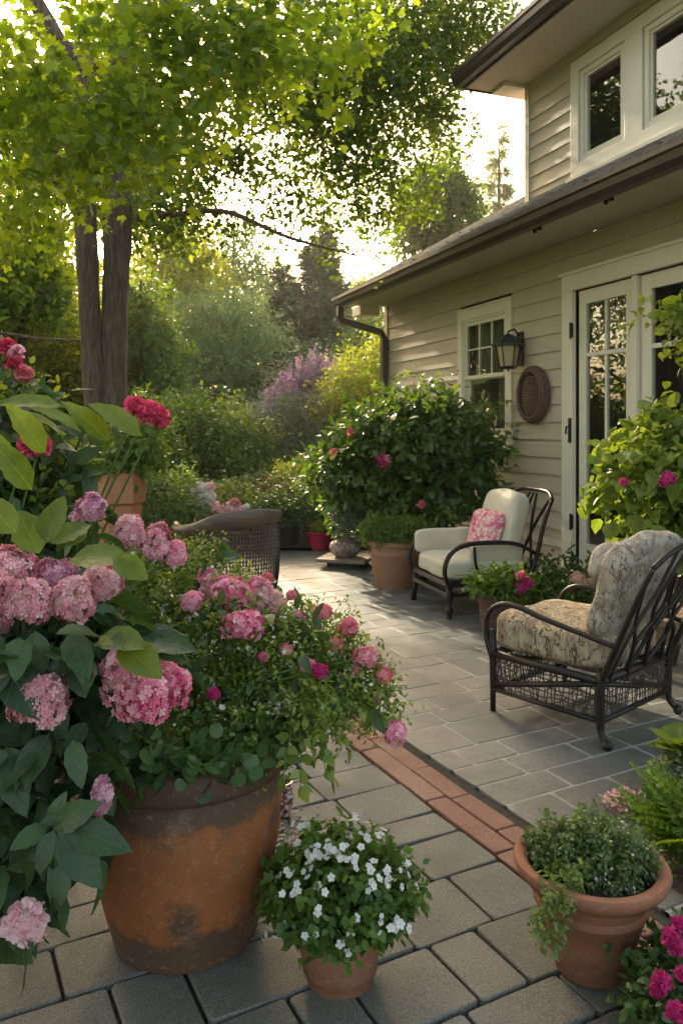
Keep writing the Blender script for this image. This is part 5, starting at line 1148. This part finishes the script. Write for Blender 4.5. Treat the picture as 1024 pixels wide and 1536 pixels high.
near = px([(180,190,5.2,75),(110,165,5.2,66),(215,225,5.0,45,1.1),(182,268,5.0,20,1.0),(40,210,5.5,90),(240,110,5.4,80),(330,50,5.5,85),(430,40,5.6,80),(195,30,5.4,75),(30,70,5.4,100),(480,90,4.8,34),(50,275,6.5,55),(10,330,7,60),(70,230,5.6,60),(250,180,6,50),(270,30,6,80),(390,100,6.0,50),(520,20,5.6,50),(20,150,6,80)])
mid = px([(350,130,9,60),(420,160,9,65),(490,190,9.5,70),(560,230,9.5,55),(600,160,9.8,75),(570,90,9.8,80),(640,90,10,70),(690,30,10,60),(500,260,9.5,50,.6),(590,280,9.5,44,.7),(460,110,9.5,70),(650,190,10,45),(530,130,9.5,70),(620,30,10,80),(720,20,10,36),(420,300,9,34,.5),(330,340,9,34,.4),(260,300,9,44,.5),(250,350,9.5,40,.5),(290,270,9.5,36),(480,385,8.6,20,.4),(540,330,9.5,28,.8),(610,320,9.6,22),(300,190,9.5,34),(210,330,10,40),(570,380,8.6,10),(330,250,9.5,40,.6),(385,240,9.5,36,.6),(440,340,9,24,.6),(300,230,9.3,36,.6),(520,310,9.5,34,.5)])
tree('maple_tree', 'twin-trunk maple whose leafy limbs overhang the patio', (at(158,835,9).x, 9, 0), [trunkL, trunkR, limb, limb2, limb3, limb4, limb5], near, 10500, .072, T_maple(), M['maple'], 101, 'bark', (mid, 29000, .060, T_maple(), M['maple2']), limb_r=.06, tlen=.35, tw=8, jit=.06, att=.35, lump=.5, zmin=4.3, clear=[((50,-20),(122,105),15,9.1),((122,100),(130,150),12,9.1),((128,104),(196,84),9,8.8)])
mid2 = px([(60,380,11,60),(20,440,11,60),(90,440,12,50),(230,330,12,60),(40,560,12,60)])
G = 'background trees beyond the border'
def simple_tree(label, u, Y, top_v, crown_px, low_v, n, size, mat, seed, name='tree', tm=None, r=.14, seedc=0, sh=.35, n_cl=9, **kw):
    r2 = random.Random(seed); b = at(u, 640, Y); b.z = 0; zt = at(u, top_v, Y).z; zb = max(.5, at(u, low_v, Y).z); R = crown_px/F*Y; cl = []
    for k in range(n_cl):
        f = (k+.5)/n_cl; z = zb+(zt-zb)*f*.92; w = R*(.55+.6*math.sin(math.pi*min(1, f*.85+.12)))*.62; a = k*2.4+r2.random(); d = R*(1-.75*f)*.62
        cl.append((b.x+d*math.cos(a), b.y+d*math.sin(a)*.9, z, w, w, w*.72))
    return tree(name, label, tuple(b), [[(b, r), (b+Vector((.1,0,zt*.4)), r*.8), (b+Vector((-.05,.05,zt*.75)), r*.5), (b+Vector((0,0,zt*.96)), r*.15)]], cl, n, size, tm or T_fold(.6), M[mat], seed, cat='tree', group=G, limb_r=.05, shell=sh, sub=3, **kw)
# rounded pale tree in the middle
cl = px([(330,500,20,58),(280,530,20,52),(380,530,20,52),(320,560,19.6,64),(250,560,20,40),(360,480,20.4,42),(290,480,20.4,36),(400,560,19.8,38),(230,580,19.6,34),(350,590,19.4,56),(280,600,19.4,50),(320,455,20.6,22)])
b = (at(320,600,20.5).x, 20.5, 0); tree('feathery_tree', 'rounded pale feathery tree in the middle distance behind the bushes', b, [[(b,.16),((b[0],b[1],1.2),.13),((b[0]+.2,b[1],2.6),.06)]], cl, 34000, .13, T_fold(.22,.3), M['tree_b'], 111, tlen=.6, tw=9, group=G, shell=.55)
# dark conifer behind
def conifer(label, u, Y, top_v, base_w, n, size, mat, seed, name='conifer', lean=0, z0=.4, sparse=1., lay=26):
    rs = np.random.RandomState(seed); b = at(u, 640, Y); b.z = 0; zt = at(u, top_v, Y).z; W = base_w/F*Y
    q = b; t = thing(name, label, 'conifer', tuple(q), 0, G); mb = MB(); mb.tube([b, b+Vector((lean*.5,0,zt*.5)), b+Vector((lean,0,zt))], [.02*zt, .012*zt, .004], 9); mb.build('trunk', M['bark_far'], t, q, smooth=True)
    mb = MB(); P = []; A = []
    for i in range(lay):
        f = i/(lay-1); z = z0+(zt-z0)*f; R = W*(1-f)**.8*rs.uniform(.75, 1.15)+.06; m = max(3, int(7*sparse*(1-f*.4)))
        for k in range(m):
            a = rs.rand()*6.28; d = Vector((math.cos(a), math.sin(a), 0)); L = R*rs.uniform(.6, 1.1); s = Vector((b.x+lean*f, b.y, z)); e = s+d*L+Vector((0,0,-.22*L+.05)); pts = bez(s, s+d*L*.5+Vector((0,0,.08*L)), e, 6); mb.tube(pts, [.018, .004], 4)
            c = max(4, int(n/(lay*m)*1.6*L/W+3))
            for j in range(c):
                x = rs.rand()**.7; p = s.lerp(e, float(x))+Vector((0,0,.04*L*math.sin(3.1*x))); P.append(tuple(p+Vector(rs.randn(3)*.05*(1+L)*.7))); A.append(tuple(d*.8+Vector(rs.randn(3)*.55)-Vector((0,0,.15))))
    mb.build('branch', M['bark_far'], t, q)
    n_ = len(P); leaves('crown', P, A, rs.randn(n_,3)*.5+(0,0,1), rs.uniform(size*.6, size*1.3, n_), T_needle(), M[mat], t, q, seed=seed); return t
conifer('broad dark conifer right of the pale feathery tree', 480, 24, 345, 95, 16000, .42, 'conifer', 121, lay=30, sparse=1.5)
conifer('smaller dark conifer shading the left of the broad one', 425, 26, 400, 60, 7000, .4, 'conifer', 122, lay=24, sparse=1.4)
conifer('slender pale spire conifer showing above the lower roof', 748, 32, 192, 46, 3800, .42, 'spire', 123, lay=24, z0=3, sparse=.9)
conifer('second pale spire conifer just left of the tall one', 722, 34, 268, 26, 1500, .4, 'spire', 124, lay=16, z0=3, sparse=.9)
# deciduous tree above the roof line
cl = px([(655,300,22,42),(635,330,22,38),(680,330,22,34),(660,265,22,26),(640,290,22,36),(690,300,22,24),(620,360,22,26),(660,365,22,34)])
b = (at(628,600,22).x, 22, 0); tree('tree', 'round dark tree rising just above the lower roof edge', b, [[(b,.2),((b[0]+.1,22,3.5),.15),((b[0]+.5,22,6.5),.08)]], cl, 15000, .14, T_fold(.6), M['maple2'], 131, tlen=.5, group=G)
simple_tree('tall thin airy tree behind the pale feathery tree', 352, 27, 318, 55, 470, 7000, .13, 'tree_b', 141, r=.12, sh=.2, tlen=.7)
simple_tree('golden backlit tree right of the twin trunks', 265, 24, 330, 85, 520, 16000, .15, 'tree_y', 142, sh=.3)
simple_tree('yellow green tree glowing left of the twin trunks', 70, 20, 300, 90, 620, 15000, .14, 'tree_a', 143, sh=.3)
simple_tree('low sunlit tree between the left edge and the trunks', 95, 17, 470, 90, 690, 13000, .13, 'tree_y', 144, sh=.35)
simple_tree('tree with a dark bare trunk near the left edge', 30, 15, 330, 70, 480, 8000, .11, 'maple', 145, r=.12, tm=T_maple(), sh=.3)
simple_tree('leafy tree cut by the left edge', -60, 16, 60, 130, 640, 20000, .14, 'tree_a', 146, n_cl=13)  # crown raised so that it blocks the sun from the patio
simple_tree('tall tree added behind the maple crown to keep sun off the patio', 158, 14.5, 40, 120, 330, 17000, .13, 'tree_a', 156, n_cl=11)  # added here to block the sun from the patio
simple_tree('mid green tree behind the rounded bush', 212, 17, 405, 56, 660, 14000, .12, 'shrub', 147)
simple_tree('hazy far tree left of the dark conifers', 400, 36, 400, 70, 560, 9000, .2, 'tree_b', 148, sh=.3)
simple_tree('hazy far tree behind the golden one', 300, 38, 380, 80, 560, 9000, .2, 'tree_a', 149)
simple_tree('hazy far tree above the eave corner', 545, 36, 410, 60, 560, 8000, .2, 'tree_a', 150)
simple_tree('green tree hidden low behind the golden bush', 560, 22, 470, 60, 640, 9000, .14, 'shrub', 151)
simple_tree('far tree at the left end of the tree line', 150, 36, 370, 90, 600, 10000, .2, 'tree_y', 152)
simple_tree('far leafy tree seen through the left branches', 10, 30, 340, 110, 600, 12000, .18, 'tree_y', 153)
simple_tree('bushy tree between the trunks and the pale tree', 210, 26, 430, 60, 600, 9000, .15, 'tree_a', 154)
simple_tree('dark low tree behind the grey bush', 450, 18, 520, 50, 640, 8000, .11, 'conifer', 155, tm=T_fold(.5))
rsw = np.random.RandomState(77); n = 26000; Pw = np.stack([rsw.uniform(-34, 12, n), rsw.uniform(44, 50, n), np.zeros(n)], 1)
Pw[:, 2] = rsw.rand(n)**.8*(5.2+1.6*np.sin(Pw[:, 0]*.55)+1.1*np.sin(Pw[:, 0]*1.7+1)+rsw.rand(n))
o = leaves('far_wood', Pw, rsw.randn(n,3), rsw.randn(n,3)+(0,-.5,.6), rsn(n,.25,.5,3), T_fold(.7), M['tree_a'], off=(0,46,0), loc=(0,46,0)); tag(o, kind='stuff')
# under-storey along the left, and trees beside the camera that the upper windows mirror
shrub('bush', 'dark under-storey bush behind the peony shrub', 'shrub', (-3.6,9.5,0), [(90,710,9.5,66),(40,730,9.5,76),(130,740,9.5,50),(30,660,10,56),(90,660,10.5,40),(-60,690,10,110)], 12000, .075, T_fold(.5), M['shrub'], 92, tw=7)
shrub('bush', 'shaded bush between the twin trunks and the round bush', 'shrub', (-2.9,11.5,0), [(215,660,11.5,46),(235,690,11.5,44),(200,620,12,36),(245,630,12.5,34),(190,700,11,40)], 8000, .075, T_fold(.5), M['shrub'], 93, tw=7)
shrub('bush', 'low dark bush under the flowering bush', 'shrub', (-1.6,11.2,0), [(300,770,11,40),(350,760,11.2,44),(400,750,11.4,40),(420,770,10.6,30),(390,790,10.2,24)], 7000, .06, T_fold(.5), M['camellia'], 94, tw=7)
for (x, y, z, r, s, lb) in ((-8.5,12.5,4.2,2.6,163,'low spreading tree outside the left edge mirrored in the door glass'),(-10,16.5,5.5,3.2,164,'broad tree outside the left edge beyond the border'),(-7.5,3.5,5.5,2.3,161,'tall leafy tree outside the left edge beside the patio'),(-8.5,7.5,6.0,2.6,162,'second leafy tree outside the left edge beyond the patio')):
    b = (x, y, 0); r2 = random.Random(s); cl = [(x+r2.uniform(-1,1)*r, y+r2.uniform(-1,1)*r, z+r2.uniform(-1,1)*r, r*.6, r*.6, r*.5) for _ in range(9)]
    tree('tree', lb, b, [[(b,.2),((x,y,z*.6),.15),((x,y,z+1),.05)]], cl, 9000, .14, T_fold(.6), M['tree_a'], s, group=G)

cl = [(-2.6,-1.2,5.2,1.3,1.3,.8),(-1.4,-1.6,5.6,1.2,1.2,.8),(-3.2,.2,5.4,1.2,1.3,.8),(-1.8,.6,5.9,1.2,1.2,.7),(-.4,-.9,5.9,1.2,1.2,.7),(-2.4,-2.6,5.4,1.3,1.3,.9),(-3.6,-1.4,4.9,1.1,1.1,.8),(.7,-1.9,6.0,1.1,1.1,.7),(-4.2,1.4,5.2,1.1,1.1,.8)]
tree('tree', 'unseen leafy tree added behind the camera to shade the near paving', (-2.8,-2.2,0), [[((-2.8,-2.2,0),.2),((-2.7,-2.1,2.5),.17),((-2.5,-1.7,5),.1),((-2.4,-1.5,6.3),.04)]], cl, 12000, .11, T_fold(.7), M['maple2'], 171, 'bark', limb_r=.07)  # out of view, added to darken the foreground paving
# ---------------------------------------------------------------- haze: the luminous evening air between the trees
mb = MB(); mb.box((-60,-14,-1.2),(60,75,26)); hz = mb.build('haze', None)
hm = bpy.data.materials.new('haze_air'); hm.use_nodes = True; ht = hm.node_tree; ht.nodes.clear()
ho = ht.nodes.new('ShaderNodeOutputMaterial'); pv = ht.nodes.new('ShaderNodeVolumePrincipled')
pv.inputs['Color'].default_value = (1, .95, .84, 1); pv.inputs['Density'].default_value = .0009; pv.inputs['Anisotropy'].default_value = .55
ht.links.new(pv.outputs[0], ho.inputs['Volume']); hz.data.materials.append(hm); tag(hz, kind='stuff')
for o in bpy.data.objects:
    if o.type == 'MESH' and o.parent and o.name.split('.')[0] in ('tiny_flowers', 'spire_stem', 'flowers', 'flower_spires'): o['kind'] = 'stuff'
